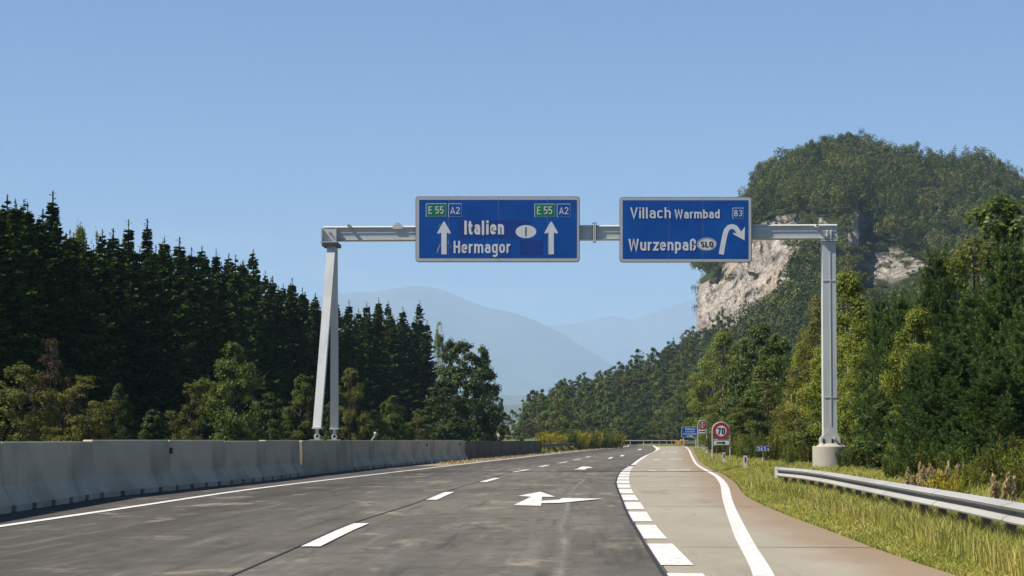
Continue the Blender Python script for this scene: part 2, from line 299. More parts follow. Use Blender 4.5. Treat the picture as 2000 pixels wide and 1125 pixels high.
class MB:
    """collects simple solids into one mesh"""
    def __init__(s): s.v = []; s.f = []
    def add(s, vs, fs):
        n = len(s.v); s.v += [tuple(x) for x in vs]; s.f += [tuple(i + n for i in f) for f in fs]; return s
    def box(s, a, b):
        (x0, y0, z0), (x1, y1, z1) = a, b
        return s.add([(x0, y0, z0), (x1, y0, z0), (x1, y1, z0), (x0, y1, z0), (x0, y0, z1), (x1, y0, z1), (x1, y1, z1), (x0, y1, z1)],
                     [(3, 2, 1, 0), (4, 5, 6, 7), (0, 1, 5, 4), (1, 2, 6, 5), (2, 3, 7, 6), (3, 0, 4, 7)])
    def prism(s, loop, off):
        """loop of points extruded by the vector off"""
        n = len(loop); off = Vector(off); L = [Vector(p) for p in loop]
        return s.add(L + [p + off for p in L], [tuple(range(n - 1, -1, -1)), tuple(range(n, 2 * n))] + [(i, (i + 1) % n, n + (i + 1) % n, n + i) for i in range(n)])
    def loft(s, loops, closed=True, cap=True):
        n = len(loops[0]); k0 = len(s.v)
        for l in loops: s.v += [tuple(p) for p in l]
        for k in range(len(loops) - 1):
            for i in range(n if closed else n - 1):
                j = (i + 1) % n; a = k0 + k * n
                s.f.append((a + i, a + j, a + n + j, a + n + i))
        if cap and closed:
            s.f.append(tuple(range(k0 + n - 1, k0 - 1, -1))); e = k0 + (len(loops) - 1) * n; s.f.append(tuple(range(e, e + n)))
        return s
    def tube(s, pts, r, n=8, cap=True):
        pts = [Vector(p) for p in pts]; rr = r if isinstance(r, (list, tuple)) else [r] * len(pts); loops = []
        for i, p in enumerate(pts):
            d = (pts[min(i + 1, len(pts) - 1)] - pts[max(i - 1, 0)]).normalized()
            a = d.cross(Vector((0, 1, 0)) if abs(d.y) < 0.8 else Vector((1, 0, 0))).normalized(); b = d.cross(a)
            loops.append([p + (a * math.cos(q) + b * math.sin(q)) * rr[i] for q in [2 * math.pi * k / n for k in range(n)]])
        return s.loft(loops, True, cap)
    def beam(s, p, q, w0, d0, w1, d1):
        """tapered bar from p to q; w across x, d across y"""
        f = lambda c, w, d: [(c[0] - w / 2, c[1] - d / 2, c[2]), (c[0] + w / 2, c[1] - d / 2, c[2]), (c[0] + w / 2, c[1] + d / 2, c[2]), (c[0] - w / 2, c[1] + d / 2, c[2])]
        return s.loft([f(p, w0, d0), f(q, w1, d1)])
    def disc(s, c, r, th, n=40, axis='y', r_in=0.0, rx=None):
        c = Vector(c); rx = rx or r
        def ring(rad, o):
            k = rad / r if r else 1
            if axis == 'y': return [c + Vector((rx * k * math.cos(q), o, rad * math.sin(q))) for q in [2 * math.pi * i / n for i in range(n)]]
            return [c + Vector((rad * math.cos(q), rad * math.sin(q), o)) for q in [2 * math.pi * i / n for i in range(n)]]
        if r_in > 0:
            return s.loft([ring(r_in, 0), ring(r, 0), ring(r, th), ring(r_in, th), ring(r_in, 0)], True, False)
        return s.loft([ring(r, 0), ring(r, th)])
    def build(s, name, mat, parent=None, origin=None, smooth=False):
        o = Vector(origin) if origin is not None else Vector((0, 0, 0))
        me = bpy.data.meshes.new(name); me.from_pydata([tuple(Vector(v) - o) for v in s.v], [], s.f)
        me.materials.append(M[mat]); me.update()
        if smooth: me.polygons.foreach_set('use_smooth', np.ones(len(me.polygons), bool))
        return link(name, me, parent)
def structure(name, V, Fs, mat, attrs=None):
    me = mesh_np(name, V, Fs, [mat])
    for k, a in (attrs or {}).items():
        at = me.attributes.new(k, 'FLOAT', 'POINT'); at.data.foreach_set('value', np.asarray(a, np.float32))
    return props(link(name, me), kind='structure')

# ------------------------------------------------------------------ noise
def _hash(ix, iy, iz, seed):
    h = (ix.astype(np.int64) * 374761393 + iy.astype(np.int64) * 668265263 + iz.astype(np.int64) * 2147483647 + seed * 974711) & 0xffffffff
    h = ((h ^ (h >> 13)) * 1274126177) & 0xffffffff
    return ((h ^ (h >> 16)) & 0xffff) / 65535.0
def vnoise(x, y, z, seed=0):
    x, y, z = np.broadcast_arrays(np.asarray(x, float), np.asarray(y, float), np.asarray(z, float))
    ix, iy, iz = np.floor(x), np.floor(y), np.floor(z); fx, fy, fz = x - ix, y - iy, z - iz
    s = lambda q: q * q * (3 - 2 * q); fx, fy, fz = s(fx), s(fy), s(fz); r = 0
    for dx in (0, 1):
        for dy in (0, 1):
            for dz in (0, 1):
                r = r + _hash(ix + dx, iy + dy, iz + dz, seed) * (fx if dx else 1 - fx) * (fy if dy else 1 - fy) * (fz if dz else 1 - fz)
    return r
def fbm(x, y, z=0.0, oct=5, seed=0, gain=0.5):
    r, a, tot = 0, 1.0, 0
    for k in range(oct):
        r = r + a * vnoise(np.asarray(x) * 2 ** k, np.asarray(y) * 2 ** k, np.asarray(z) * 2 ** k, seed + k); tot += a; a *= gain
    return r / tot - 0.5

# ------------------------------------------------------------------ ground, roads, markings
def line(pts, z=0.0, pre=None, post=None):
    """pixel polyline lying on the ground -> smooth function X(Y)"""
    g = sorted([tuple(G(x, y, z)[:2]) for x, y in pts], key=lambda p: p[1])
    g = (pre or []) + g + (post or []); g.sort(key=lambda p: p[1])
    ys = np.log(np.array([p[1] for p in g])); xs = np.array([p[0] for p in g])
    m = np.gradient(xs, ys) if len(xs) > 2 else np.full(len(xs), (xs[-1] - xs[0]) / (ys[-1] - ys[0]))
    dl = np.diff(xs) / np.diff(ys)
    m[0], m[-1] = dl[0], dl[-1]
    def f(Y):
        Y = np.asarray(Y, float); q = np.log(np.clip(Y, 0.5, None)); i = np.clip(np.searchsorted(ys, q) - 1, 0, len(ys) - 2)
        h = ys[i + 1] - ys[i]; t = (q - ys[i]) / h
        r = (2 * t**3 - 3 * t**2 + 1) * xs[i] + (t**3 - 2 * t**2 + t) * h * m[i] + (-2 * t**3 + 3 * t**2) * xs[i + 1] + (t**3 - t**2) * h * m[i + 1]
        # outside the measured span go straight on
        lo = xs[0] + (Y - np.exp(ys[0])) * (xs[1] - xs[0]) / (np.exp(ys[1]) - np.exp(ys[0]))
        hi = xs[-1] + (Y - np.exp(ys[-1])) * (xs[-1] - xs[-2]) / (np.exp(ys[-1]) - np.exp(ys[-2]))
        return np.where(q < ys[0], lo, np.where(q > ys[-1], hi, r))
    return f
left_line = line([(0, 1029), (250, 992), (500, 955), (750, 925), (1000, 896), (1100, 884.6), (1160, 878.6), (1195, 875.5), (1222, 873)],
                 post=[(7.7, 373), (8.6, 447), (6.6, 505), (1.0, 560)])
base_line = line([(0, 1005), (195, 973), (345, 957), (535, 937), (600, 928.5), (695, 917.8), (912, 898), (1060, 885)])
strip_l = line([(1303.5, 1124.5), (1276.5, 1084), (1248, 1037.5), (1230, 1007.5), (1215, 972), (1207.3, 953.6), (1204.7, 943), (1206.6, 934), (1215, 920), (1232, 908.5), (1251.5, 894.5), (1281, 877)],
               post=[(11.0, 335), (12.3, 390), (11.9, 447), (10.0, 500), (5.0, 550)])
strip_r = line([(1374, 1124.5), (1318.5, 1069), (1282.5, 1030), (1262, 1000), (1251, 983), (1240, 968), (1232, 953.6), (1229.4, 943), (1229.5, 930), (1235, 915), (1252, 899), (1271, 886), (1287, 874.5)],
               post=[(11.4, 335), (12.8, 390), (12.4, 447), (10.5, 500), (5.5, 550)])
right_l = line([(1470, 1125), (1431, 1039), (1410, 970), (1404, 942), (1394, 930), (1377, 920), (1361.5, 910), (1351.5, 896), (1347, 886), (1342, 876.5), (1335, 872)])
right_r = line([(1512, 1125), (1470, 1057), (1431, 979), (1417, 942), (1404, 930), (1386, 920), (1368, 910.5), (1356, 896), (1351, 886), (1345, 876.5), (1338, 872)])
paved = line([(1850, 1119.5), (1800, 1103.5), (1710, 1072), (1620, 1037.5), (1524, 1001.5), (1458, 970), (1434, 942), (1414, 928), (1385, 914), (1364.6, 897.7), (1354, 880), (1344, 872)])
def logsp(a, b, n): return np.exp(np.linspace(math.log(a), math.log(b), n))
def ribbon(name, fa, fb, y0, y1, z, mat, n=160, m=2, kind='structure', parent=None):
    Y = logsp(y0, y1, n); A, B = fa(Y), fb(Y); u = np.linspace(0, 1, m)
    X = A[:, None] + (B - A)[:, None] * u; V = np.stack([X, np.repeat(Y[:, None], m, 1), np.full_like(X, z)], -1).reshape(-1, 3)
    i = np.arange(n - 1)[:, None] * m + np.arange(m - 1)[None]; i = i.ravel()
    F = np.stack([i, i + 1, i + m + 1, i + m], -1)
    return structure(name, V, [F], mat, {'u': np.tile(u, n)})
S = 29500.0
structure('ground', [(-S, -240, -0.03), (S, -240, -0.03), (S, S, -0.03), (-S, S, -0.03)], [[(0, 1, 2, 3)]], 'ground_soil')
ribbon('carriageway', lambda Y: np.where(Y < 165, base_line(Y) - 0.25, left_line(Y) - 0.35), lambda Y: strip_l(Y) + 0.12, 5, 550, 0.0, 'asphalt', 260, 14)
ribbon('exit_lane', lambda Y: strip_l(Y) + 0.02, lambda Y: np.where(Y < 300, paved(Y), right_r(Y) + 0.4), 5, 345, 0.005, 'exit_concrete', 220, 9)
ribbon('opposite_carriageway', lambda Y: base_line(Y) - 10.6, lambda Y: base_line(Y) - 0.9, 5, 300, -0.004, 'asphalt', 80, 4)
ribbon('verge', paved, lambda Y: paved(Y) + 9, 5, 330, -0.012, 'verge_soil', 120, 3)
ribbon('grass_nose', strip_r, right_l, 346, 540, -0.008, 'verge_soil', 30, 3)
ribbon('gravel_strip', lambda Y: left_line(Y) - 1.5, lambda Y: left_line(Y) - 0.16, 84, 340, 0.004, 'gravel', 80, 3)
# painted markings
ribbon('left_edge_line', lambda Y: left_line(Y) - 0.085, lambda Y: left_line(Y) + 0.085, 5, 540, 0.010, 'road_paint', 220)
ribbon('exit_edge_line', right_l, right_r, 5, 330, 0.010, 'road_paint', 220)
ribbon('far_edge_line', lambda Y: strip_r(Y) - 0.25, lambda Y: strip_r(Y) + 0.1, 330, 545, 0.010, 'road_paint', 60)
def sheet(name, polys, z, mat):
    V, F = [], []
    for p in polys:
        k = len(V); V += [(a, b, z) for a, b in p]; F.append(tuple(range(k, k + len(p))))
    me = bpy.data.meshes.new(name); me.from_pydata(V, [], F); me.materials.append(M[mat]); me.update()
    return props(link(name, me), kind='structure')
blocks, y = [], 12.9
while y < 84:
    ys = np.linspace(y, y + 3.62, 4); blocks.append([(float(strip_l(q)), q) for q in ys] + [(float(strip_r(q)), q) for q in ys[::-1]]); y += 4.68
sheet('block_marking', blocks, 0.012, 'road_paint')
ribbon('lane_joint', lambda Y: strip_l(Y) - 0.045, lambda Y: strip_l(Y) - 0.012, 8, 120, 0.009, 'joint_tar', 80)
ribbon('solid_divider', strip_l, strip_r, 84, 331, 0.012, 'road_paint', 90)
lane_c = line([(605, 1070), (705, 1024), (842, 977.5), (878, 962), (945, 941.5), (970, 934.5), (1007, 922), (1029, 918), (1054, 912.5), (1071, 909), (1091, 905), (1105, 903), (1121, 898.5), (1132, 897), (1145, 893.5), (1152, 892)])
def gy(y): return (float(G(1000, y).y))
dash_px = [(1070, 1024), (977.5, 962), (942, 934.3), (922.3, 917.6), (912.3, 909), (905, 902.5), (898.7, 896.6), (893.6, 891.8)]
dashes = []
for a, b in dash_px:
    ya, yb = gy(a), gy(b); ys = np.linspace(ya, yb, 4)
    dashes.append([(float(lane_c(q)) - 0.10, q) for q in ys] + [(float(lane_c(q)) + 0.10, q) for q in ys[::-1]])
ground_poly = lambda pts: [tuple(G(x, y)[:2]) for x, y in pts]
for a, b, yy, dy in ((1186, 1198.5, 894.8, 1.6), (1210, 1220.5, 890.2, 1.4), (1245, 1254, 878.2, 1.0)):
    dashes.append(ground_poly([(a, yy + dy), (a + 6, yy + dy), (b, yy - dy), (b - 6, yy - dy)]))
sheet('lane_dashes', dashes, 0.012, 'road_paint')
z1 = lambda pts: ground_poly([(980 + x / 7.692, 880 + y / 7.692) for x, y in pts])
z2 = lambda pts: ground_poly([(1180 + x / 7.692, 860 + y / 7.692) for x, y in pts])
sheet('turn_arrow', [z1([(580, 625), (245, 688), (440, 703), (180, 828), (590, 842), (605, 705), (805, 703)])], 0.012, 'road_paint')
sheet('turn_arrow', [z1([(598, 766), (860, 750), (910, 724), (1530, 735), (870, 798), (597, 803)])], 0.016, 'road_paint')
sheet('straight_arrow', [z1([(1080, 287), (1165, 268), (1150, 262), (1215, 244), (1320, 246), (1372, 264), (1310, 267), (1275, 272), (1255, 291)])], 0.012, 'road_paint')
sheet('exit_arrow', [z2([(625, 466), (690, 450), (790, 458), (765, 475)]), z2([(940, 444), (1290, 443), (1290, 458), (920, 460)]),
                     z2([(735, 296), (760, 283), (850, 285), (835, 301)]), z2([(955, 278), (1190, 278), (1180, 289), (945, 289)]),
                     z2([(845, 187), (865, 178), (930, 181), (920, 192)]), z2([(960, 173), (1110, 174), (1105, 183), (955, 183)])], 0.012, 'faded_paint')
# seam, crack repair, cross joints
ribbon('road_seam', lambda Y: lane_c(Y) - 0.15, lambda Y: lane_c(Y) - 0.125, 8, 75, 0.006, 'joint_tar', 60)
cr = line([(1092, 1125), (1104, 1065), (1098, 1030), (1107, 1000), (1112, 975), (1123, 953), (1138, 940)])
wv = lambda Y: 0.10 + 0.10 * np.clip(fbm(Y * 0.45, 3.3, oct=3) + 0.22, 0, 1)
Y = logsp(14, 60, 240)
ribbon('crack_repair', lambda Y: cr(Y) - wv(Y), lambda Y: cr(Y) + wv(Y * 1.1 + 4), 14, 56, 0.006, 'crack_fill', 240)
jt = []
for yy in (20.6, 33.0, 46.0, 60.0, 76.0):
    jt.append([(float(strip_r(yy)) + 0.05, yy), (float(paved(yy)), yy - 0.05), (float(paved(yy)), yy - 0.03 + 0.02 * yy / 20), (float(strip_r(yy)) + 0.05, yy + 0.02 * yy / 20)])
sheet('cross_joint', jt, 0.009, 'joint_tar')
# fields beyond the road, rising gently
def patch(name, quad, mat, n=10):
    V = []; F = []
    a, b, c, d = [np.array(q, float) for q in quad]
    for i in range(n + 1):
        for j in range(n + 1):
            u, v = i / n, j / n; V.append((a * (1 - u) + b * u) * (1 - v) + (d * (1 - u) + c * u) * v)
    for i in range(n):
        for j in range(n): k = i * (n + 1) + j; F.append((k, k + n + 1, k + n + 2, k + 1))
    return structure(name, V, [F], mat)
patch('crop_field', [P(880, 866, 330), P(1180, 866, 330), P(1200, 852.0, 520), P(880, 852.0, 520)], 'crop_field')
patch('stubble_field', [P(880, 852.0, 520), P(1200, 852.0, 520), P(1215, 846.5, 640), P(880, 846.5, 640)], 'stubble_field')

# ------------------------------------------------------------------ concrete barrier elements
def bpt(Y, n, z, t, nn, o): return o + nn * n + Vector((0, 0, z))
def barrier(Y0, Y1, H, mat, label, group, footing=False, refl=None, old=False):
    A = Vector((float(base_line(Y0)), Y0, 0)); B = Vector((float(base_line(Y1)), Y1, 0))
    L = (B - A).length; t = (B - A).normalized(); nn = Vector((t.y, -t.x, 0)); O = (A + B) / 2 - nn * 0.3
    th = thing('concrete_barrier', label, 'barrier', O, group)
    if footing: prof = [(-0.02, 0.06), (-0.05, 0.34), (-0.10, H - 0.015), (-0.115, H), (-0.485, H), (-0.50, H - 0.015), (-0.55, 0.34), (-0.58, 0.06)]
    elif old: prof = [(-0.06, 0.05), (-0.08, 0.3), (-0.12, H), (-0.46, H), (-0.50, 0.3), (-0.54, 0.05)]
    else: prof = [(0.0, 0.10), (-0.015, 0.13), (-0.145, 0.36), (-0.165, 0.40), (-0.195, H - 0.02), (-0.215, H), (-0.385, H), (-0.405, H - 0.02), (-0.435, 0.40), (-0.455, 0.36), (-0.585, 0.13), (-0.60, 0.10)]
    mb = MB(); e = 0.034
    def ring(s, inset=0.0):
        return [nn * (n + 0.3 - (inset if n > -0.3 else -inset)) + t * s + Vector((0, 0, z - (inset if z > H - 0.1 else 0))) for n, z in prof]
    mb.loft([ring(-L / 2 + e, 0.035), ring(-L / 2 + e + 0.05), ring(L / 2 - e - 0.05), ring(L / 2 - e, 0.035)])
    zl = prof[0][1] + 0.002; k = max(2, round(L / 1.5)); w = L / k
    for i in range(k):                                   # feet between the drainage slots
        a, b = -L / 2 + w * i + (0.17 if not footing else 0.0), -L / 2 + w * (i + 1) - (0.17 if not footing else 0.0)
        f0, f1 = (0.302, -0.302) if not (footing or old) else (0.27, -0.27)
        lo = [nn * f0 + t * a, nn * f0 + t * b, nn * f1 + t * b, nn * f1 + t * a]
        mb.loft([[p + Vector((0, 0, -0.02)) for p in lo], [p + Vector((0, 0, zl)) for p in lo]])
    mb.build('barrier_body', mat, th)
    if refl is not None:
        s = refl * L; rb = MB(); c = nn * (0.3 - 0.19 + 0.012) + t * s + Vector((0, 0, 0.86))
        a = [c - t * 0.075 - Vector((0, 0, 0.065)), c + t * 0.075 - Vector((0, 0, 0.065)), c + t * 0.075 + Vector((0, 0, 0.065)), c - t * 0.075 + Vector((0, 0, 0.065))]
        rb.prism(a, nn * 0.05); r = rb.build('reflector_box', 'dark_steel', th)
        rb = MB(); a = [p + nn * 0.05 + (c - p) * 0.45 for p in a]; rb.prism(a, nn * 0.006); rb.build('reflector_lens', 'sign_back', r)
    return th
def y_of_base(px):                                        # where the foot of the barrier crosses a picture column
    lo, hi = 8.0, 200.0
    for _ in range(50):
        m = (lo + hi) / 2; c = base_line(m)
        if VPX + float(c) * F_PX / m < px: lo = m
        else: hi = m
    return lo
joints = [y_of_base(x) for x in (22, 196, 345, 452, 532, 597, 694)]
joints = [joints[0] - 14.8, joints[0] - 7.4] + joints
names = ['nearest to the road camera, mostly cut off', 'first whole element at the picture edge', 'clean second element', 'third element with a dark reflector box', 'fourth element', 'fifth element just before the gantry block', '', ]
Ls = ['grey concrete barrier element closest to the viewer', 'grey concrete barrier element cut by the left picture edge', 'first full-length grey barrier element from the left edge',
      'second full-length grey barrier element, stained, from the left edge', 'grey barrier element carrying the nearest dark reflector box', 'short grey barrier element two joints before the gantry legs',
      'grey barrier element just before the gantry legs', 'straight-faced concrete barrier block carrying both gantry legs']
for i in range(len(joints) - 1):
    ft = i == len(joints) - 2
    barrier(joints[i], joints[i + 1], 1.083 + 0.010 * math.sin(i * 2.3) + (0.012 if i in (3, 4) else 0), 'barrier_concrete', Ls[i], 'concrete barrier elements along the centre of the motorway',
            footing=ft, refl={4: -0.49, 7: 0.12}.get(i))
yb = joints[-1]; nseg = 6; st = (111.0 - yb) / nseg
words_ = ['first', 'second', 'third', 'fourth', 'fifth', 'sixth', 'seventh', 'eighth', 'ninth', 'tenth', 'eleventh', 'twelfth', 'thirteenth', 'fourteenth']
for i in range(nseg):
    barrier(yb + st * i, yb + st * (i + 1), 1.08 + 0.008 * math.sin(i * 3.1), 'barrier_concrete', f'{words_[i]} grey concrete barrier element past the gantry legs' + (', with reflector box' if i in (3, 5) else ''),
            'concrete barrier elements along the centre of the motorway', refl={3: 0.0, 5: 0.1}.get(i))
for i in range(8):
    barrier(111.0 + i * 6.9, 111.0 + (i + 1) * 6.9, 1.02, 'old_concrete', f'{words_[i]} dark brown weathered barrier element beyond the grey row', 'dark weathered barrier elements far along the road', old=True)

# little rod with a round head standing on the barrier behind the gantry legs
yr = 80.0; o = Vector((float(base_line(yr)) - 0.3, yr, 1.085)); rt = thing('marker_rod', 'little pale rod with a round head on the barrier top past the gantry legs', 'marker', o)
mb = MB(); mb.tube([o + Vector((-0.12, 0, -0.01)), o + Vector((0.0, 0, 0.14)), o + Vector((0.03, 0, 0.24))], 0.02, 6); mb.build('rod', 'galvanised', rt, o)
mb = MB(); mb.tube([o + Vector((0.03, 0, 0.235)), o + Vector((0.033, 0, 0.26)), o + Vector((0.036, 0, 0.30)), o + Vector((0.04, 0, 0.325))], [0.02, 0.05, 0.05, 0.02], 10); mb.build('round_head', 'plastic_white', rt, o)

# ------------------------------------------------------------------ overhead gantry
GY = 68.0
def px_poly(mb, pts, Y, depth):
    """flat pixel outline on the plane Y, extruded away from the viewer by depth"""
    return mb.prism([P(x, y, Y) for x, y in pts], (0, depth, 0))
gantry = thing('sign_gantry', 'grey painted steel sign gantry bridging the road on an A-frame and one post', 'gantry', (X_at(1621, GY), GY, 0.95))
def gb(mb, name, mat='painted_steel', parent=None, smooth=False):
    return mb.build(name, mat, parent or gantry, origin=gantry.location, smooth=smooth)
bx0, bx1 = P(632, 441, GY).x, P(1635, 441, GY).x
zt, zb_ = P(1000, 441, GY).z, P(1000, 466.5, GY).z
xj = P(1161, 440, GY).x
mb = MB()
mb.box((bx0, GY, zb_), (bx1, GY + 0.5, zt - 0.05))
b1 = gb(mb, 'beam')
mb = MB()
mb.prism([(bx0, GY - 0.05, zt - 0.05), (bx0, GY - 0.05, zt - 0.03), (bx0, GY - 0.01, zt + 0.012), (bx0, GY + 0.51, zt + 0.012), (bx0, GY + 0.55, zt - 0.03), (bx0, GY + 0.55, zt - 0.05)], (bx1 - bx0, 0, 0))
gb(mb, 'beam_top_flange', parent=None)
mb = MB(); zr = P(1000, 453.5, GY).z
mb.box((bx0 + 0.02, GY - 0.018, zr - 0.014), (bx1 - 0.02, GY - 0.002, zr + 0.014)); mb.box((bx0, GY - 0.03, zb_ - 0.022), (bx1, GY + 0.53, zb_ - 0.002))
gb(mb, 'beam_rib')
for s in (-1, 1):                                         # bolted flange joint between the two signs
    mb = MB(); mb.box((xj + 0.028 * s - 0.020, GY - 0.10, zb_ - 0.10), (xj + 0.028 * s + 0.020, GY + 0.60, zt + 0.11)); gb(mb, 'joint_flange')
mb = MB()
for k in range(7):
    z = zb_ - 0.06 + k * (zt - zb_ + 0.13) / 6
    mb.tube([(xj - 0.075, GY - 0.062, z), (xj + 0.075, GY - 0.062, z)], 0.021, 6)
gb(mb, 'bolt_row', 'dark_steel')
for px in (683.5, 1594.5):                                # rod stubs on the beam edge
    c = P(px, 443, GY)
    mb = MB(); mb.disc((c.x, GY - 0.35, c.z), 0.062, 0.42, 14, r_in=0.028); gb(mb, 'lifting_eye')
c = P(777, 442, GY); mb = MB()
mb.prism([(c.x - 0.17, GY - 0.06, zt - 0.10), (c.x + 0.17, GY - 0.06, zt - 0.10), (c.x + 0.17, GY - 0.06, zt - 0.0), (c.x + 0.05, GY - 0.06, zt + 0.11), (c.x - 0.05, GY - 0.06, zt + 0.11), (c.x - 0.17, GY - 0.06, zt - 0.0)], (0, 0.045, 0))
gb(mb, 'lifting_lug')
# A-frame on the barrier
hx0, hx1 = P(628, 461, GY).x, P(660, 461, GY).x; hz0, hz1 = P(640, 475, GY).z, P(640, 447, GY).z
mb = MB()
mb.box((hx0, GY - 0.30, hz0), (hx1, GY + 0.62, hz0 + 0.03))
mb.box((hx0 + 0.02, GY - 0.28, hz0 + 0.03), (hx0 + 0.055, GY - 0.004, hz1)); mb.box((hx1 - 0.055, GY - 0.28, hz0 + 0.03), (hx1 - 0.02, GY - 0.004, hz1))
mb.box((hx0 + 0.055, GY - 0.10, hz0 + 0.03), (hx1 - 0.055, GY - 0.06, hz1 - 0.02))
gb(mb, 'head_bracket')
mb = MB(); cx = (hx0 + hx1) / 2; mb.tube([(cx, GY - 0.10, hz1 - 0.12), (cx, GY - 0.26, hz1 - 0.12)], 0.05, 12); gb(mb, 'bracket_pin')
mb = MB(); mb.box((hx0 + 0.05, GY - 0.32, hz0 - 0.12), (hx1 + 0.04, GY + 0.64, hz0 - 0.004)); gb(mb, 'head_plate', 'dark_steel')
BT = 1.09
for (px, Yf, w0, w1, Yh, pxh) in ((619.5, 66.0, 0.27, 0.28, GY - 0.05, 645.5), (653.0, 70.3, 0.27, 0.20, GY + 0.45, 650.5)):
    fx = X_at(px, Yf); foot = Vector((fx, Yf, BT + 0.42)); head = Vector((X_at(pxh, Yh), Yh, hz0 - 0.12))
    mb = MB(); mb.beam(foot, head, w0, 0.26, w1, 0.30); leg = gb(mb, 'leg')
    mb = MB(); mb.box((fx - 0.16, Yf - 0.16, BT + 0.375), (fx + 0.16, Yf + 0.16, BT + 0.418)); gb(mb, 'end_plate', 'painted_steel', leg)
    mb = MB(); mb.box((fx - 0.04, Yf - 0.11, BT + 0.19), (fx + 0.04, Yf + 0.11, BT + 0.373)); gb(mb, 'clevis', 'galvanised', leg)
    mb = MB(); mb.disc((fx, Yf - 0.06, BT + 0.125), 0.105, 0.12, 18, r_in=0.05); gb(mb, 'hinge_ring', 'galvanised', leg)
    mb = MB(); mb.box((fx - 0.24, Yf - 0.16, BT), (fx + 0.22, Yf + 0.16, BT + 0.022)); mb.box((fx - 0.09, Yf - 0.09, BT + 0.023), (fx + 0.09, Yf + 0.09, BT + 0.05)); gb(mb, 'foot_plate', 'footing_concrete', leg)
# post on its footing
pz = 0.98; p0x, p1x = P(1608.5, 840, GY).x, P(1635.5, 840, GY).x; q0x, q1x = P(1606, 470, GY).x, P(1632.5, 470, GY).x
zp = P(1620, 471, GY).z
mb = MB(); mb.loft([[(a, GY + 0.02, z), (b, GY + 0.02, z), (b, GY + 0.48, z), (a, GY + 0.48, z)] for a, b, z in ((p0x, p1x, pz + 0.02), (q0x, q1x, zp))])
post = gb(mb, 'post')
mb = MB(); xm0, xm1 = (p0x + p1x) / 2 + 0.03, (q0x + q1x) / 2 + 0.03
mb.loft([[(x - 0.012, GY + 0.004, z), (x + 0.012, GY + 0.004, z), (x + 0.012, GY + 0.018, z), (x - 0.012, GY + 0.018, z)] for x, z in ((xm0, pz + 0.6), (xm1, zp - 0.02))])
for py in (548, 776):
    z = P(1620, py, GY).z; mb.box((p0x + 0.03, GY + 0.003, z - 0.01), (p1x - 0.03, GY + 0.017, z + 0.01))
gb(mb, 'post_rib', 'painted_steel', post)
mb = MB()
for z in (zp + 0.001, zp + 0.052): mb.box((q0x - 0.05, GY - 0.07, z), (q1x + 0.06, GY + 0.57, z + 0.034))
gb(mb, 'cap_plate')
for px in (1615, 1622.5):
    x = P(px, 455, GY).x; z0 = zp + 0.088; z1_ = P(px, 449, GY).z; mb = MB(); mb.prism([(x - 0.016, GY - 0.09, z0), (x - 0.016, GY - 0.004, z0), (x - 0.016, GY - 0.004, z1_), (x - 0.016, GY - 0.09, z1_ - 0.05)], (0.032, 0, 0)); gb(mb, 'stiffener')
for Yg in (GY - 0.06, GY + 0.51):                          # gusset plates at the foot
    mb = MB(); mb.prism([P(1603, 866, GY) + Vector((0, 0, 0)), P(1641, 866, GY), P(1641, 855, GY), P(1635.5, 848, GY), P(1625, 838, GY), P(1619, 838, GY), P(1608, 850, GY), P(1603, 857, GY)], (0, 0.035, 0))
    for k in range(len(mb.v)): mb.v[k] = (mb.v[k][0], mb.v[k][1] - GY + Yg, mb.v[k][2])
    gb(mb, 'gusset')
for px in (1608.5, 1625.5, 1643):
    mb = MB(); a = P(px - 1.7, 865.5, GY); b = P(px + 1.7, 857, GY); mb.box((a.x, GY - 0.075, a.z), (b.x, GY - 0.0605, b.z)); gb(mb, 'anchor_slot', 'sign_black')
mb = MB(); mb.tube([P(1629.5, 857, GY) + Vector((0, -0.06, 0)), P(1629.5, 857, GY) + Vector((0, -0.22, 0))], 0.045, 8); gb(mb, 'anchor_bolt', 'galvanised')
# round footing
fc = Vector((X_at(1626, GY), GY + 0.25, 0)); R_ = 37.2 * GY / F_PX
ft = thing('concrete_footing', 'round cast concrete footing under the gantry post behind the guardrail', 'footing', fc)
mb = MB(); rg = lambda r, z: [(r * math.cos(2 * math.pi * i / 48), r * math.sin(2 * math.pi * i / 48), z) for i in range(48)]
mb.loft([rg(R_, -0.2), rg(R_, 0.86), rg(R_ - 0.015, 0.885)]); mb.build('pedestal_drum', 'footing_concrete', ft)
mb = MB(); mb.loft([rg(R_ - 0.12, 0.886), rg(R_ - 0.20, 0.93), rg(R_ - 0.26, 0.978)]); mb.build('grout_cap', 'footing_concrete', ft)

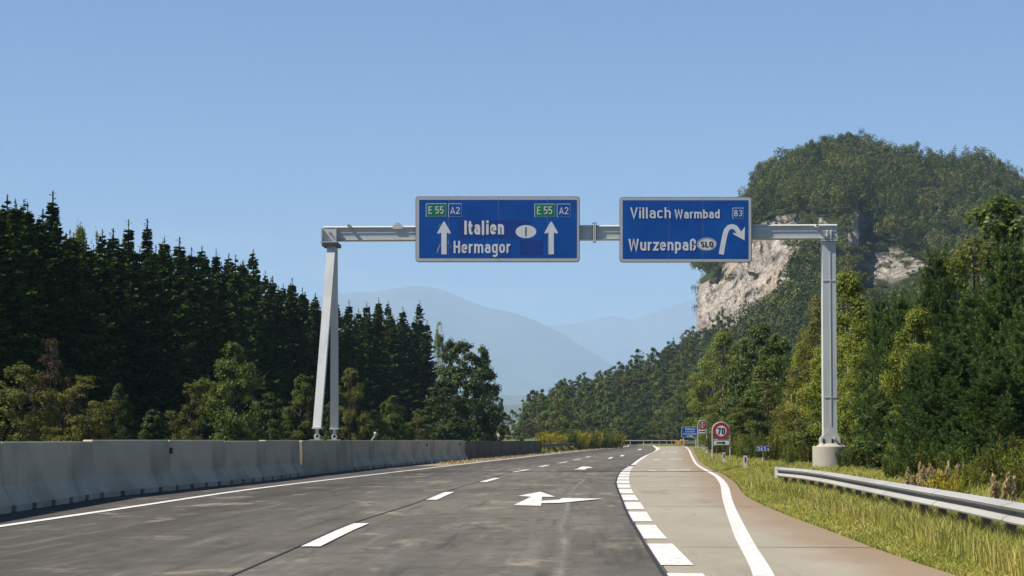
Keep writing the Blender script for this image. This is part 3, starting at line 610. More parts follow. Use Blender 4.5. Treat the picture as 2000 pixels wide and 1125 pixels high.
# ------------------------------------------------------------------ blue direction signs
def glyphs(sw):
    """traffic lettering as strokes of width sw; cap height 1, x-height .74; {letter: (width, [polylines])}"""
    h = sw / 2; X = 0.74; W = 0.50; T = 1 - h; K = 0.56
    def arc(cx, cy, rx, ry, a0, a1, n=8): return [(cx + rx * math.cos(math.radians(a0 + (a1 - a0) * i / n)), cy + ry * math.sin(math.radians(a0 + (a1 - a0) * i / n))) for i in range(n + 1)]
    def oval_(x0, y0, x1, y1):
        r = (x1 - x0) / 2; rr = r * 1.05; c = (x0 + x1) / 2
        p = arc(c, y1 - rr, r, rr, 0, 180) + arc(c, y0 + rr, r, rr, 180, 360); return p + [p[0]]
    r = (W - sw) / 2; c = W / 2; top = lambda w=W: arc(w / 2, X - h - r, (w - sw) / 2, r, 180, 0); bot = lambda w=W: arc(w / 2, h + r, (w - sw) / 2, r, 180, 360)
    g = {}
    g['I'] = (sw, [[(h, 0), (h, 1)]]); g['l'] = (sw * 1.15, [[(h, 1), (h, .12), (h + .02, .03), (h + .06, 0.0)]]); g['i'] = (sw, [[(h, 0), (h, X)], [(h, 1 - sw * .95), (h, 1.0)]])
    g['t'] = (.34, [[(.13, .96), (.13, .22)] + arc(.13 + .13, .22, .13, .22 - h, 180, 270, 5) + [(.34, h)], [(0, X - h), (.33, X - h)]])
    g['a'] = (W, [arc(c, X - h - r * .95, r, r * .95, 165, 0) + [(W - h, 0)], [(W - h, .43), (.24, .43)] + arc(.24, .43 / 2 + h / 2, .24 - h, .43 / 2 - h / 2, 90, 270) + [(.30, h), (W - h, .17)]])
    g['e'] = (W, [[(h, .385), (W - h, .385), (W - h, X - h - r)] + arc(c, X - h - r, r, r, 0, 180) + arc(c, h + r, r, r, 180, 335)])
    g['n'] = (W, [[(h, 0), (h, X)], top() + [(W - h, 0)]]); g['h'] = (W, [[(h, 0), (h, 1)], top() + [(W - h, 0)]]); g['u'] = (W, [[(h, X)] + bot(), [(W - h, X), (W - h, 0)]])
    wm = .80; rm = (wm - sw) / 4
    g['m'] = (wm, [[(h, 0), (h, X)], arc(h + rm, X - h - rm, rm, rm, 180, 0) + [(wm / 2, 0)], arc(wm / 2 + rm, X - h - rm, rm, rm, 180, 0) + [(wm - h, 0)]])
    g['r'] = (.34, [[(h, 0), (h, X)], arc(h + .20, X - h - .20, .20, .20, 180, 75)]); g['o'] = (W, [oval_(h, h, W - h, X - h)])
    g['g'] = (W, [oval_(h, h, W - h, X - h), [(W - h, X), (W - h, -.08)] + arc(c, -.08, r, .16, 0, -150)]); g['p'] = (W, [oval_(h, h, W - h, X - h), [(h, X), (h, -.26)]])
    g['b'] = (W, [oval_(h, h, W - h, X - h), [(h, 1), (h, 0)]]); g['d'] = (W, [oval_(h, h, W - h, X - h), [(W - h, 1), (W - h, 0)]])
    g['c'] = (W * .94, [arc(c, X - h - r, r, r, 30, 180) + arc(c, h + r, r, r, 180, 330)]); g['z'] = (.44, [[(0, X - h), (.40, X - h), (.05, h), (.44, h)]])
    g['\u00df'] = (W, [[(h, 0), (h, T - r)] + arc(c, T - r, r, r, 180, 0) + arc(c - .02, .60, r, .13, 0, -70, 5) + arc(c, .30, r, .24, 60, -95, 8)])
    g['H'] = (.56, [[(h, 0), (h, 1)], [(.56 - h, 0), (.56 - h, 1)], [(h, .52), (.56 - h, .52)]]); g['V'] = (.60, [[(h * .8, 1), (.30, .04), (.60 - h * .8, 1)]])
    g['W'] = (.86, [[(h * .8, 1), (.225, .04), (.43, .92), (.635, .04), (.86 - h * .8, 1)]]); g['E'] = (.46, [[(.46, T), (h, T), (h, h), (.46, h)], [(h, .52), (.42, .52)]])
    g['A'] = (.60, [[(h * .8, 0), (.30, .96), (.60 - h * .8, 0)], [(.12, .27), (.48, .27)]]); g['L'] = (.44, [[(h, 1), (h, h), (.44, h)]]); g['O'] = (.54, [oval_(h, h, .54 - h, T)])
    g['S'] = (W, [arc(c, T - .22, r, .22, 25, 180) + arc(c, T - .24, r, .20, 180, 225, 3) + arc(c, h + .24, r, .20, 45, 0, 3) + arc(c, h + .22, r, .22, 0, -155)])
    g['0'] = (W, [oval_(h, h, W - h, T)]); g['7'] = (W, [[(0, T), (W - h * .6, T), (.17, 0)]]); g['8'] = (W, [oval_(h + .045, .53, W - h - .045, T), oval_(h, h, W - h, .52)])
    g['5'] = (W, [[(W - .04, T), (h + .02, T), (h, .52)] + arc(c, h + .27, r, .27, 110, -150)]); g['3'] = (W, [arc(c, T - .22, r, .22, 155, -75) + [(c - .04, .52)], [(c - .04, .52)] + arc(c, h + .235, r, .235, 75, -155)])
    g['2'] = (W, [arc(c, T - .23, r, .23, 165, 0) + [(W - h - .02, .60), (h * .9, h), (W, h)]]); g['6'] = (W, [oval_(h, h, W - h, .60), [(h, .3), (h + .02, .55), (.36, 1.0)]]); g['.'] = (sw, [[(h, 0), (h, sw)]]); g[' '] = (.20, [])
    return g
def text(name, s, box, Y, mat, parent, bold=0.15, th=0.004, origin=None, gap=0.13, sh=0.0):
    """lettering that fills the pixel box (x0, y0, x1, y1) on the plane Y; every stroke is a thin raised strip"""
    g = glyphs(bold); x = 0.0; S_ = []
    for ch_ in s:
        w, st = g[ch_]; S_ += [[(x + a, b) for a, b in p] for p in st]; x += w + gap
    o = Vector(origin or (0, 0, 0)); quads = []
    for k, p in enumerate(S_):
        p = [Vector(q) for i, q in enumerate(p) if i == 0 or (Vector(q) - Vector(p[i - 1])).length > 1e-4]; L_, R_ = [], []; closed = len(p) > 3 and (p[0] - p[-1]).length < 1e-4
        for i, q in enumerate(p):
            d0 = (p[i] - p[i - 1]) if i > 0 else ((p[-1] - p[-2]) if closed else p[1] - p[0]); d1 = (p[i + 1] - p[i]) if i < len(p) - 1 else ((p[1] - p[0]) if closed else p[-1] - p[-2])
            d0, d1 = d0.normalized(), d1.normalized(); n = Vector((-(d0 + d1).y, (d0 + d1).x)); n = n.normalized() if n.length > 1e-6 else Vector((-d0.y, d0.x)); m = 1 / max(0.45, n.dot(Vector((-d0.y, d0.x))))
            L_.append(q + n * bold / 2 * m); R_.append(q - n * bold / 2 * m)
        quads.append((k, L_, R_))
    xs = [q.x for _, a, b in quads for q in a + b]; ys = [q.y for _, a, b in quads for q in a + b]; x0, x1, y0, y1 = min(xs), max(xs), min(ys), max(ys); a, b = P(box[0], box[3], Y), P(box[2], box[1], Y)
    mb = MB()
    for k, L_, R_ in quads:
        f = lambda q, e: (a.x + (q.x - x0) / (x1 - x0) * (b.x - a.x), Y - th * (1 + .25 * (k % 4)) + e, a.z + (q.y - y0) / (y1 - y0) * (b.z - a.z))
        mb.loft([[f(l, 0), f(r_, 0), f(r_, th), f(l, th)] for l, r_ in zip(L_, R_)])
    return mb.build(name, mat, parent, o)
def rrect(x0, y0, x1, y1, r, n=6):
    pts = []
    for cx_, cy_, a0 in ((x1 - r, y1 - r, 0), (x0 + r, y1 - r, 90), (x0 + r, y0 + r, 180), (x1 - r, y0 + r, 270)):
        for k in range(n + 1):
            q = math.radians(a0 + 90 * k / n); pts.append((cx_ + r * math.cos(q), cy_ + r * math.sin(q)))
    return pts
def sign_board(name, label, outer, inner, Y, joints_, group):
    x0, y0, x1, y1 = outer; c = P((x0 + x1) / 2, (y0 + y1) / 2, Y); th = thing(name, label, 'road sign', c, group)
    o = th.location
    mb = MB(); px_poly(mb, rrect(x0, y0, x1, y1, 6), Y, 0.06); mb.build('panel', 'sign_back', th, o)
    mb = MB(); px_poly(mb, rrect(x0 + 1.6, y0 + 1.6, x1 - 1.6, y1 - 1.6, 5), Y - 0.006, 0.0055); mb.build('white_border', 'sign_border', th, o)
    mb = MB(); px_poly(mb, rrect(*inner, 1.0, 2), Y - 0.010, 0.0035); mb.build('blue_face', 'sign_blue', th, o)
    for j in joints_:
        mb = MB(); px_poly(mb, [(j - 0.3, y0 + 1), (j + 0.3, y0 + 1), (j + 0.18, inner[1]), (j + 0.18, inner[3]), (j + 0.3, y1 - 1), (j - 0.3, y1 - 1), (j - 0.18, inner[3]), (j - 0.18, inner[1])], Y - 0.0118, 0.0016)
        mb.build('panel_joint', 'sign_back', th, o)
    for px in (x0 + (x1 - x0) * 0.22, x0 + (x1 - x0) * 0.78):          # hangers that carry the board on the beam
        a = P(px, y0 + 8, Y).x; za, zb2 = P(px, y1 - 8, Y).z, P(px, y0 + 8, Y).z
        mb = MB(); mb.box((a - 0.05, Y + 0.062, za), (a + 0.05, Y + 0.17, zb2)); mb.box((a - 0.05, Y + 0.172, zt + 0.02), (a + 0.05, GY + 0.3, zt + 0.10)); mb.build('hanger', 'galvanised', th, o)
    return th
SY = GY - 0.20
def shape(th, name, pts, mat, lift=0.014, Y=SY):
    mb = MB(); px_poly(mb, pts, Y - lift, 0.003); return mb.build(name, mat, th, th.location)
def badge(th, box, s, tbox, green, Y=SY):
    x0, y0, x1, y1 = box
    fr = shape(th, 'route_badge', rrect(x0, y0, x1, y1, 0.8, 2), 'sign_white', 0.014)
    fr2 = MB(); px_poly(fr2, rrect(x0 + 0.9, y0 + 0.9, x1 - 0.9, y1 - 0.9, 0.5, 2), Y - 0.018, 0.003); fr2.build('badge_face', 'sign_green' if green else 'sign_blue', fr, th.location)
    text('badge_number', s, tbox, Y - 0.018, 'sign_white', fr, 0.115, origin=th.location)
def oval(cx_, cy_, rx, ry, n=40): return [(cx_ + rx * math.cos(2 * math.pi * k / n), cy_ + ry * math.sin(2 * math.pi * k / n)) for k in range(n)]
grp = 'blue overhead signs on the gantry'
sa = sign_board('direction_sign', 'wide blue overhead sign reading Italien and Hermagor with two upward arrows', (811.5, 383.5, 1132.4, 512), (818.6, 390.2, 1126.6, 504), SY, (876, 973.6, 1069.6), grp)
shape(sa, 'blue_patch', [(896, 430.5), (1036, 430.5), (1036, 465), (896, 465)], 'sign_patch', 0.0125)
shape(sa, 'blue_patch', [(1015, 469), (1060, 469), (1060, 497), (1015, 497)], 'sign_patch', 0.0125)
badge(sa, (831.8, 397.2, 872, 423.4), 'E 55', (837, 403, 866.4, 417.6), True); badge(sa, (875.7, 397.4, 901.6, 423.6), 'A2', (879.6, 403, 898, 418), False)
badge(sa, (1043.8, 398, 1084.4, 424), 'E 55', (1049, 403.4, 1078.4, 418.4), True); badge(sa, (1087.7, 398, 1114, 424), 'A2', (1092, 403.4, 1110, 418.4), False)
text('destination_name', 'Italien', (907, 430.6, 984.4, 460.4), SY - 0.014, 'sign_white', sa, 0.200, origin=sa.location)
text('destination_name', 'Hermagor', (886, 470, 997, 502.4), SY - 0.014, 'sign_white', sa, 0.165, origin=sa.location)
ov = shape(sa, 'country_oval', oval(1027.2, 452.4, 20.2, 12.7), 'sign_white')
mbo = MB(); px_poly(mbo, [(1025.9, 443.8), (1028.1, 443.8), (1028.1, 461), (1025.9, 461)], SY - 0.018, 0.003); mbo.build('country_letter', 'sign_black', ov, sa.location)
for cx_, y0 in ((867.2, 432.2), (1076.5, 432.2)):
    shape(sa, 'lane_arrow', [(cx_, y0), (cx_ + 2.2, y0 + 2.5), (cx_ + 13.4, y0 + 22.3), (cx_ + 11.8, y0 + 24.2), (cx_ + 5.2, y0 + 22), (cx_ + 5.2, y0 + 64.5), (cx_ - 5.2, y0 + 64.5), (cx_ - 5.2, y0 + 22), (cx_ - 11.8, y0 + 24.2), (cx_ - 13.4, y0 + 22.3), (cx_ - 2.2, y0 + 2.5)], 'sign_white')
for pts in ([(853, 489), (855, 492), (860.5, 478), (859.5, 475)], [(875.6, 470), (874.6, 474), (876.0, 479), (877, 476)], [(852, 493), (854, 494.5), (857, 490), (856, 488.5)], [(857, 441), (859, 442), (861, 437.5), (859, 438)], [(879, 484), (880, 485), (881, 479), (880, 479)]):
    shape(sa, 'old_foil_scrap', pts, 'sign_back', 0.0135)
sb = sign_board('direction_sign', 'smaller blue overhead sign reading Villach Warmbad and Wurzenpaß with a curved exit arrow', (1209.8, 384.8, 1468.6, 512.6), (1216, 391, 1461.6, 505.6), SY, (1306.8, 1372.5), grp)
text('destination_name', 'Villach', (1230.8, 404.5, 1310, 428.8), SY - 0.014, 'sign_white', sb, 0.135, origin=sb.location)
text('destination_name', 'Warmbad', (1317.5, 407, 1405.5, 429.2), SY - 0.014, 'sign_white', sb, 0.165, origin=sb.location)
text('destination_name', 'Wurzenpaß', (1227.5, 463.8, 1359, 495.5), SY - 0.014, 'sign_white', sb, 0.165, origin=sb.location)
badge(sb, (1430.8, 405.8, 1452.5, 426.8), '83', (1434, 410, 1449.6, 422.8), False)
ov = shape(sb, 'country_oval', oval(1380.7, 477.2, 19.4, 13.0), 'sign_white')
mbo = MB(); oo = [P(x, y, SY - 0.0175) for x, y in oval(1380.7, 477.2, 18.3, 12.0)]; oi = [P(x, y, SY - 0.0175) for x, y in oval(1380.7, 477.2, 17.3, 11.1)]
mbo.loft([oo, oi], True, False); mbo.build('oval_rim', 'sign_black', ov, sb.location)
text('country_letter', 'SLO', (1368.6, 471.3, 1392.8, 482.8), SY - 0.017, 'sign_black', ov, 0.16, origin=sb.location)
cpt = [(915, 547), (922, 505), (932, 450), (943, 395), (955, 358), (975, 335), (1000, 329), (1024, 337), (1042, 358), (1052, 378)]
cpt = [Vector((1180 + x / 4, 360 + y / 4)) for x, y in cpt]; L_, R2 = [], []
for i, p in enumerate(cpt):
    d = (cpt[min(i + 1, len(cpt) - 1)] - cpt[max(i - 1, 0)]).normalized(); nrm = Vector((d.y, -d.x)); w = 4.9 if i < 8 else 4.6
    L_.append(p + nrm * w); R2.append(p - nrm * w)
shape(sb, 'exit_arrow', [tuple(p) for p in L_] + [(1180 + x / 4, 360 + y / 4) for x, y in ((1090, 345), (1100, 330), (1097, 438), (1006, 388), (1012, 376))] + [tuple(p) for p in R2[::-1]], 'sign_white')

# ------------------------------------------------------------------ small signs beside the exit lane
def arch_sign(label, xl, xr, ytop, disc_c, disc_r, plate, Yd, digits, dbox, base_l, base_r, arrow):
    o = Vector((X_at((xl + xr) / 2, Yd), Yd, 0)); th = thing('speed_sign', label, 'road sign', o, 'speed limit signs beside the exit lane'); k = Yd / F_PX
    r = (xr - xl) / 2 * k; cxw = o.x; zc = P(xl, disc_c[1], Yd).z
    pts = [(cxw - r, Yd, -0.1), (cxw - r, Yd, zc)] + [(cxw + r * math.cos(q), Yd, zc + r * math.sin(q)) for q in [math.pi * (1 - i / 12) for i in range(1, 12)]] + [(cxw + r, Yd, zc), (cxw + r, Yd, -0.1)]
    mb = MB(); mb.tube(pts, 0.030, 8); mb.build('tube_frame', 'galvanised', th, o)
    rc = disc_r * k; c = P(disc_c[0], disc_c[1], Yd)
    mb = MB(); mb.disc((c.x, Yd - 0.05, c.z), rc, 0.02, 44); d = mb.build('red_disc', 'sign_red', th, o)
    mb = MB(); mb.disc((c.x, Yd - 0.056, c.z), rc * 0.665, 0.005, 44); mb.build('white_disc', 'sign_white', d, o)
    text('speed_number', digits, dbox, Yd - 0.056, 'sign_black', d, 0.19, origin=o)
    x0, y0, x1, y1 = plate
    mb = MB(); px_poly(mb, [(x0, y0), (x1, y0), (x1, y1), (x0, y1)], Yd - 0.05, 0.02); p = mb.build('arrow_plate', 'sign_white', th, o)
    xa, xb, ym, h = arrow
    mb = MB(); px_poly(mb, [(xa, ym - h * .4), (xb - h * 1.6, ym - h * .4), (xb - h * 1.6, ym - h), (xb, ym), (xb - h * 1.6, ym + h), (xb - h * 1.6, ym + h * .4), (xa, ym + h * .4)], Yd - 0.056, 0.005); mb.build('arrow_symbol', 'sign_black', p, o)
    for yy in (y0 - 2.0, y1 + 1.2):
        mb = MB(); a, b = P(xl, yy, Yd), P(xr, yy, Yd); mb.tube([(a.x, Yd, a.z), (b.x, Yd, b.z)], 0.022, 6); mb.build('cross_bar', 'galvanised', th, o)
arch_sign('round 70 speed limit sign with red rim above a white arrow plate', 1391.5, 1425.5, 825, (1408.6, 841.8), 15.6, (1394, 860.5, 1424, 868.5), 104.0, '70', (1401.2, 835.4, 1416.0, 849.2), 0, 0, (1399.5, 1417.5, 864.6, 3.3))
arch_sign('small far round 50 speed limit sign beside the blue exit board', 1363.2, 1380.3, 821, (1371.6, 830), 8.2, (1364.5, 839.2, 1378.5, 846), 175.0, '50', (1367.2, 825.6, 1376, 834.4), 0, 0, (1365.5, 1378, 842.6, 2.2))
def small_board(name, label, box, Yd, posts, cat='road sign', sink=0.1):
    o = Vector((X_at((box[0] + box[2]) / 2, Yd), Yd, 0)); th = thing(name, label, cat, o)
    x0, y0, x1, y1 = box; e = max(0.5, (x1 - x0) * 0.02)
    mb = MB(); px_poly(mb, rrect(x0, y0, x1, y1, e), Yd, 0.04); mb.build('white_panel', 'sign_white', th, o)
    mb = MB(); px_poly(mb, [(x0 + e, y0 + e), (x1 - e, y0 + e), (x1 - e, y1 - e), (x0 + e, y1 - e)], Yd - 0.006, 0.005); f = mb.build('blue_face', 'sign_blue', th, o)
    for px, r in posts:
        p = P(px, y0 + e, Yd); mb = MB(); mb.tube([(p.x, Yd + 0.08, -sink), (p.x, Yd + 0.08, p.z)], r, 8); mb.build('post', 'galvanised', th, o)
    return th, f, o
Yb = 235.0
th, f, o = small_board('exit_board', 'small far blue board reading Villach with a white arrow', (1331, 833.6, 1362, 854.2), Yb, [(1334.5, 0.05), (1359, 0.05)])
text('destination_name', 'Villach', (1338, 836, 1357, 840.6), Yb - 0.008, 'sign_white', f, 0.16, origin=o)
text('destination_name', 'Warmbad', (1338.5, 841.6, 1356.5, 844.8), Yb - 0.008, 'sign_white', f, 0.16, origin=o)
text('destination_name', 'Wurzenpaß', (1334.5, 845.8, 1360, 849.4), Yb - 0.008, 'sign_white', f, 0.16, origin=o)
mb = MB(); px_poly(mb, [(1341, 851.1), (1349, 851.1), (1349, 850.0), (1354.5, 851.8), (1349, 853.5), (1349, 852.5), (1341, 852.5)], Yb - 0.012, 0.004); mb.build('arrow_symbol', 'sign_white', f, o)
Yk = 80.0
th, f, o = small_board('kilometre_sign', 'little blue kilometre sign reading 363.5 on a thin post', (1478.5, 871.3, 1503.5, 881.6), Yk, [(1490.3, 0.03)])
text('kilometre_number', '363', (1480.2, 872.5, 1495.6, 880.8), Yk - 0.008, 'sign_white', f, 0.16, origin=o)
text('kilometre_number', '.5', (1496.4, 875.6, 1502.4, 880.8), Yk - 0.008, 'sign_white', f, 0.16, origin=o)

# ------------------------------------------------------------------ white delineator posts
D0 = [(1455, 69.0, 'nearest white delineator post, left of the blue kilometre sign', True), (1413.6, 86.0, 'white delineator post in front of the 70 sign arrow plate', True), (1390.3, 112.0, 'white delineator post at the left leg of the 70 sign', True),
      (1380.0, 150.0, 'white delineator post below the arrow plate of the 50 sign', True), (1374.6, 196.0, 'fifth white delineator post counted from the kilometre sign', True), (1370.8, 232.0, 'sixth white delineator post, just left of the fifth', False),
      (1364.8, 268.0, 'white delineator post under the edge of the far blue board', False), (1360.0, 300.0, 'farthest white delineator post, beside the dark rail', False)]
def delineator(o):
    mb = MB(); w, d = 0.062, 0.05
    prof = [(-w, -d), (w, -d), (w * 0.75, d), (-w * 0.75, d)]
    mb.loft([[(x, y, -0.1) for x, y in prof], [(x, y, 0.57) for x, y in prof], [(x, y * 0.5, 0.60) for x, y in prof]]); b = mb.build('post_body', 'plastic_white', o)
    mb = MB(); p2 = [(x * 1.06, y * 1.08) for x, y in prof]
    mb.loft([[(x, y, 0.575) for x, y in p2], [(x, y, 0.63) for x, y in p2], [(x, y * 0.4 + 0.02, 0.70) for x, y in p2]]); mb.build('black_cap', 'sign_black', o)
    mb = MB(); mb.box((-0.026, -d - 0.006, 0.33), (0.026, -d - 0.0005, 0.51)); mb.build('reflector', 'sign_red', o)
proto = None
for px, Yd, lab, rf in D0:
    loc = (X_at(px, Yd), Yd, 0)
    if proto is None:
        proto = thing('delineator_post', lab, 'delineator', loc, 'white delineator posts along the exit lane'); delineator(proto); continue
    c = proto.copy(); COL.objects.link(c); c.location = loc; c['label'] = lab
    for ch in proto.children:
        q = ch.copy(); COL.objects.link(q); q.parent = c

# ------------------------------------------------------------------ guardrails
def guardrail(name, label, pts, ztop, h, spacing, mat, post_mat, side=-1, dep=0.085, post=0.10, group=None, seam=4.0, end=True):
    """W-beam rail along the points (x, y); side -1: the face looks to -x"""
    P0 = [Vector((x, y, 0)) for x, y in pts]; o = P0[0].copy(); th = thing(name, label, 'guardrail', o, group)
    seg = [0.0]
    for a, b in zip(P0, P0[1:]): seg.append(seg[-1] + (b - a).length)
    def at(s):
        i = max(0, min(int(np.searchsorted(seg, s)) - 1, len(P0) - 2)); q = (s - seg[i]) / (seg[i + 1] - seg[i]); d = (P0[i + 1] - P0[i]).normalized()
        return P0[i].lerp(P0[i + 1], q), Vector((d.y, -d.x, 0)) * (1 if side > 0 else -1)
    prof = [(0.00, 0.0), (0.12, 0.008), (0.93, 0.145), (1.0, 0.18), (0.95, 0.215), (0.62, 0.30), (0.08, 0.44), (0.0, 0.5)]
    prof = [(n * dep, -z * h) for n, z in prof] + [(0.10 * dep, -0.53 * h), (0.62 * dep, -0.61 * h), (0.93 * dep, -0.72 * h), (1.0 * dep, -0.80 * h), (0.93 * dep, -0.88 * h), (0.12 * dep, -0.99 * h), (0.0, -h)]
    n_ = max(8, int(seg[-1] / 0.7)); loops = []
    th_ = 0.006
    zt_ = ztop if callable(ztop) else (lambda s: ztop)
    for i in range(n_ + 1):
        s = seg[-1] * i / n_; p, nn = at(s); zz = zt_(s)
        loops.append([p + nn * a + Vector((0, 0, zz + b)) for a, b in prof] + [p + nn * (a - th_) + Vector((0, 0, zz + b)) for a, b in prof[::-1]])
    mb = MB(); mb.loft(loops); rail = mb.build('rail', mat, th, o)
    mb = MB(); s = seam * 0.6
    while s < seg[-1]:                                     # lap joints with their bolts
        p, nn = at(s); q, _ = at(min(s + 0.03, seg[-1])); zz = zt_(s)
        mb.loft([[p + nn * (a + 0.003) + Vector((0, 0, zz + b)) for a, b in prof], [q + nn * (a + 0.003) + Vector((0, 0, zz + b)) for a, b in prof]], False, False)
        s += seam
    if mb.f: mb.build('lap_joint', post_mat, rail, o)
    s = spacing * 0.5
    while s < seg[-1]:
        p, nn = at(s); a = p - nn * 0.03; zz = zt_(s); mb = MB(); d = Vector((nn.y, -nn.x, 0)) * post * 0.5; b = nn * post * 0.4
        lo = [a + d, a - d, a - d - b * 2, a + d - b * 2]
        mb.loft([[v + Vector((0, 0, -0.1)) for v in lo], [v + Vector((0, 0, zz - 0.03)) for v in lo]]); mb.build('post', post_mat, th, o); s += spacing
    if end:
        p, nn = at(seg[-1]); d = (P0[-1] - P0[-2]).normalized(); mb = MB(); zz = zt_(seg[-1])
        lo = [p + nn * (dep * 0.5) + d * 0.0, p + nn * (dep * 1.0) + d * 0.10, p + nn * (dep * 0.3) + d * 0.20, p - nn * (dep * 1.5) + d * 0.14, p - nn * dep * 1.2]
        mb.loft([[v + Vector((0, 0, zz - h - 0.01)) for v in lo], [v + Vector((0, 0, zz + 0.01)) for v in lo]]); mb.build('end_terminal', mat, th, o)
    return th
M['rail_face'] = mat_plain('rail_face', (0.38, 0.37, 0.335), 0.55, 0.2, 0.3, 0.10, 0.8, dirt=(0.42, 0.40, 0.35))
gr_pts = [(3.55, 7.0), (3.66, 12.0), (3.72, 17.1), (3.80, 19.7), (3.87, 23.8), (3.96, 28.3), (4.06, 33.3), (4.06, 35.6), (4.03, 38.6), (3.97, 41.2)]
guardrail('guard_rail', 'long two-ridged steel guardrail running along the grass verge past the gantry footing', gr_pts, lambda s: 0.560 - 0.02 * max(0, s - 30) / 4, 0.200, 1.33, 'rail_face', 'rusty_steel', side=-1, seam=4.1, dep=0.12)
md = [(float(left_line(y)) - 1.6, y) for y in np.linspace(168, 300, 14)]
guardrail('guard_rail', 'dark guardrail on the median in front of the goldenrod bushes', md, 0.78, 0.32, 4.0, 'dark_steel', 'dark_steel', side=1, end=False)
fr = [tuple(P(x, HOR, y)[:2]) for x, y in ((1218, 430), (1262, 425), (1300, 415), (1340, 400), (1352, 392))]
guardrail('guard_rail', 'far pale guardrail across the grassy nose between the roads', fr, lambda s: 1.0, 0.13, 4.0, 'rail_face', 'galvanised', side=1, end=False)
dr = [tuple(P(x, HOR, y)[:2]) for x, y in ((1338, 352), (1346, 345), (1354, 330), (1361, 318))]
guardrail('guard_rail', 'short dark rail standing in for shade beside the orange marker at the end of the exit lane', dr, 0.95, 0.60, 3.0, 'dark_steel', 'dark_steel', side=1, end=False)  # added rail, its dark colour stands in for the shade at the lane end

# crash cushion at the nose: orange cells with white and black marker fronts
Yo = 362.0; k = Yo / F_PX; o = Vector((X_at(1328, Yo), Yo, 0)); cc = thing('crash_cushion', 'small orange crash cushion with white marker panels at the far road fork', 'crash cushion', o)
for x0, x1, z1c in ((1321.5, 1328.0, 1.05), (1328.6, 1338.0, 1.25)):
    a, b = X_at(x0, Yo), X_at(x1, Yo); mb = MB(); m = (a + b) / 2; w = (b - a) / 2
    lp = [(m + w * math.cos(math.pi * i / 10), z1c - w * 0.6 + w * 0.6 * math.sin(math.pi * i / 10)) for i in range(11)]
    mb.prism([(b, Yo, 0.1)] + [(x, Yo, z) for x, z in lp] + [(a, Yo, 0.1)], (0, 0.9, 0)); c_ = mb.build('cushion_cell', 'orange_paint', cc, o)
    mb = MB(); mb.box((m - w * 0.45, Yo - 0.03, 0.25), (m + w * 0.30, Yo - 0.002, z1c * 0.72)); mb.build('front_panel', 'sign_black' if x0 > 1325 else 'plastic_white', c_, o)
a = X_at(1319.6, Yo); mb = MB(); mb.box((a - 0.09, Yo - 0.1, 0), (a + 0.09, Yo - 0.04, 1.15)); mb.build('marker_plate', 'orange_paint', cc, o)
mb = MB(); mb.box((a - 0.2, Yo - 0.15, -0.05), (X_at(1338, Yo), Yo + 0.9, 0.098)); mb.build('cushion_base', 'dark_steel', cc, o)

# small house among the far trees
Yh = 505.0; o = Vector((X_at(1064, Yh), Yh, 0)); hs = thing('house', 'tiny pale house with a reddish roof among the far trees', 'house', o)
w, d, h0 = 3.2, 4.5, P(1064, 824, Yh).z; h1 = P(1064, 816.5, Yh).z
mb = MB(); mb.box((-w, 0, -0.2), (w, 2 * d, h0)); mb.build('wall', 'wall_plaster', hs)
mb = MB(); mb.prism([(-w - .4, -.4, h0), (w + .4, -.4, h0), (w + .4, d, h1), (-w - .4, d, h1)], (0, 0, 0.15)); mb.prism([(-w - .4, 2 * d + .4, h0), (-w - .4, d, h1), (w + .4, d, h1), (w + .4, 2 * d + .4, h0)], (0, 0, 0.15)); mb.build('roof', 'roof_tile', hs)
for x in (-1.6, 1.4):
    mb = MB(); mb.box((x - .5, -0.06, h0 - 2.2), (x + .5, -0.002, h0 - 0.8)); mb.build('window', 'window_glass', hs)

# ------------------------------------------------------------------ wooded limestone hill
def pl(pts):
    xs, ys = np.array([p[0] for p in pts], float), np.array([p[1] for p in pts], float)
    return lambda q: np.interp(q, xs, ys)
H_sky = pl([(1020, 836), (1040, 812), (1064, 800), (1085, 778), (1105, 772), (1130, 772), (1160, 775), (1190, 752), (1225, 735), (1260, 722), (1300, 694), (1340, 664), (1363, 650),
            (1368, 560), (1384, 530), (1412, 480), (1442, 430), (1466, 384), (1480, 350), (1506, 318), (1560, 292), (1600, 276), (1640, 262), (1700, 268), (1760, 288), (1830, 303), (1880, 307), (1905, 298), (1950, 312), (2000, 350), (2080, 400), (2250, 470)])
H_foot = pl([(1020, 850), (1100, 815), (1200, 790), (1300, 745), (1362, 690), (1367, 650), (1400, 645), (1440, 630), (1495, 606), (1530, 562), (1555, 525), (1580, 500), (1620, 500), (1660, 480), (1690, 545), (1740, 541), (1800, 520), (1850, 530), (2250, 560)])
H_top = pl([(1020, 848), (1100, 805), (1200, 775), (1300, 728), (1362, 688), (1367, 548), (1410, 512), (1440, 470), (1500, 432), (1555, 424), (1600, 428), (1660, 422), (1678, 430), (1692, 500), (1710, 487), (1760, 490), (1810, 506), (1850, 515), (2250, 545)])
ROCKS = [[(1366, 545), (1385, 548), (1400, 552), (1409, 530), (1412, 510), (1440, 470), (1498, 436), (1556, 423), (1560, 470), (1548, 505), (1534, 552), (1500, 606), (1452, 614), (1440, 634), (1402, 642), (1363, 656)],
         [(1586, 432), (1600, 426), (1616, 434), (1608, 470), (1600, 494), (1586, 480)], [(1658, 432), (1668, 420), (1700, 420), (1692, 446), (1680, 462), (1668, 478), (1653, 480)],
         [(1686, 520), (1706, 487), (1743, 490), (1780, 499), (1817, 505), (1812, 522), (1775, 530), (1742, 542), (1704, 550)], [(1800, 535), (1835, 528), (1850, 540), (1820, 552)]]
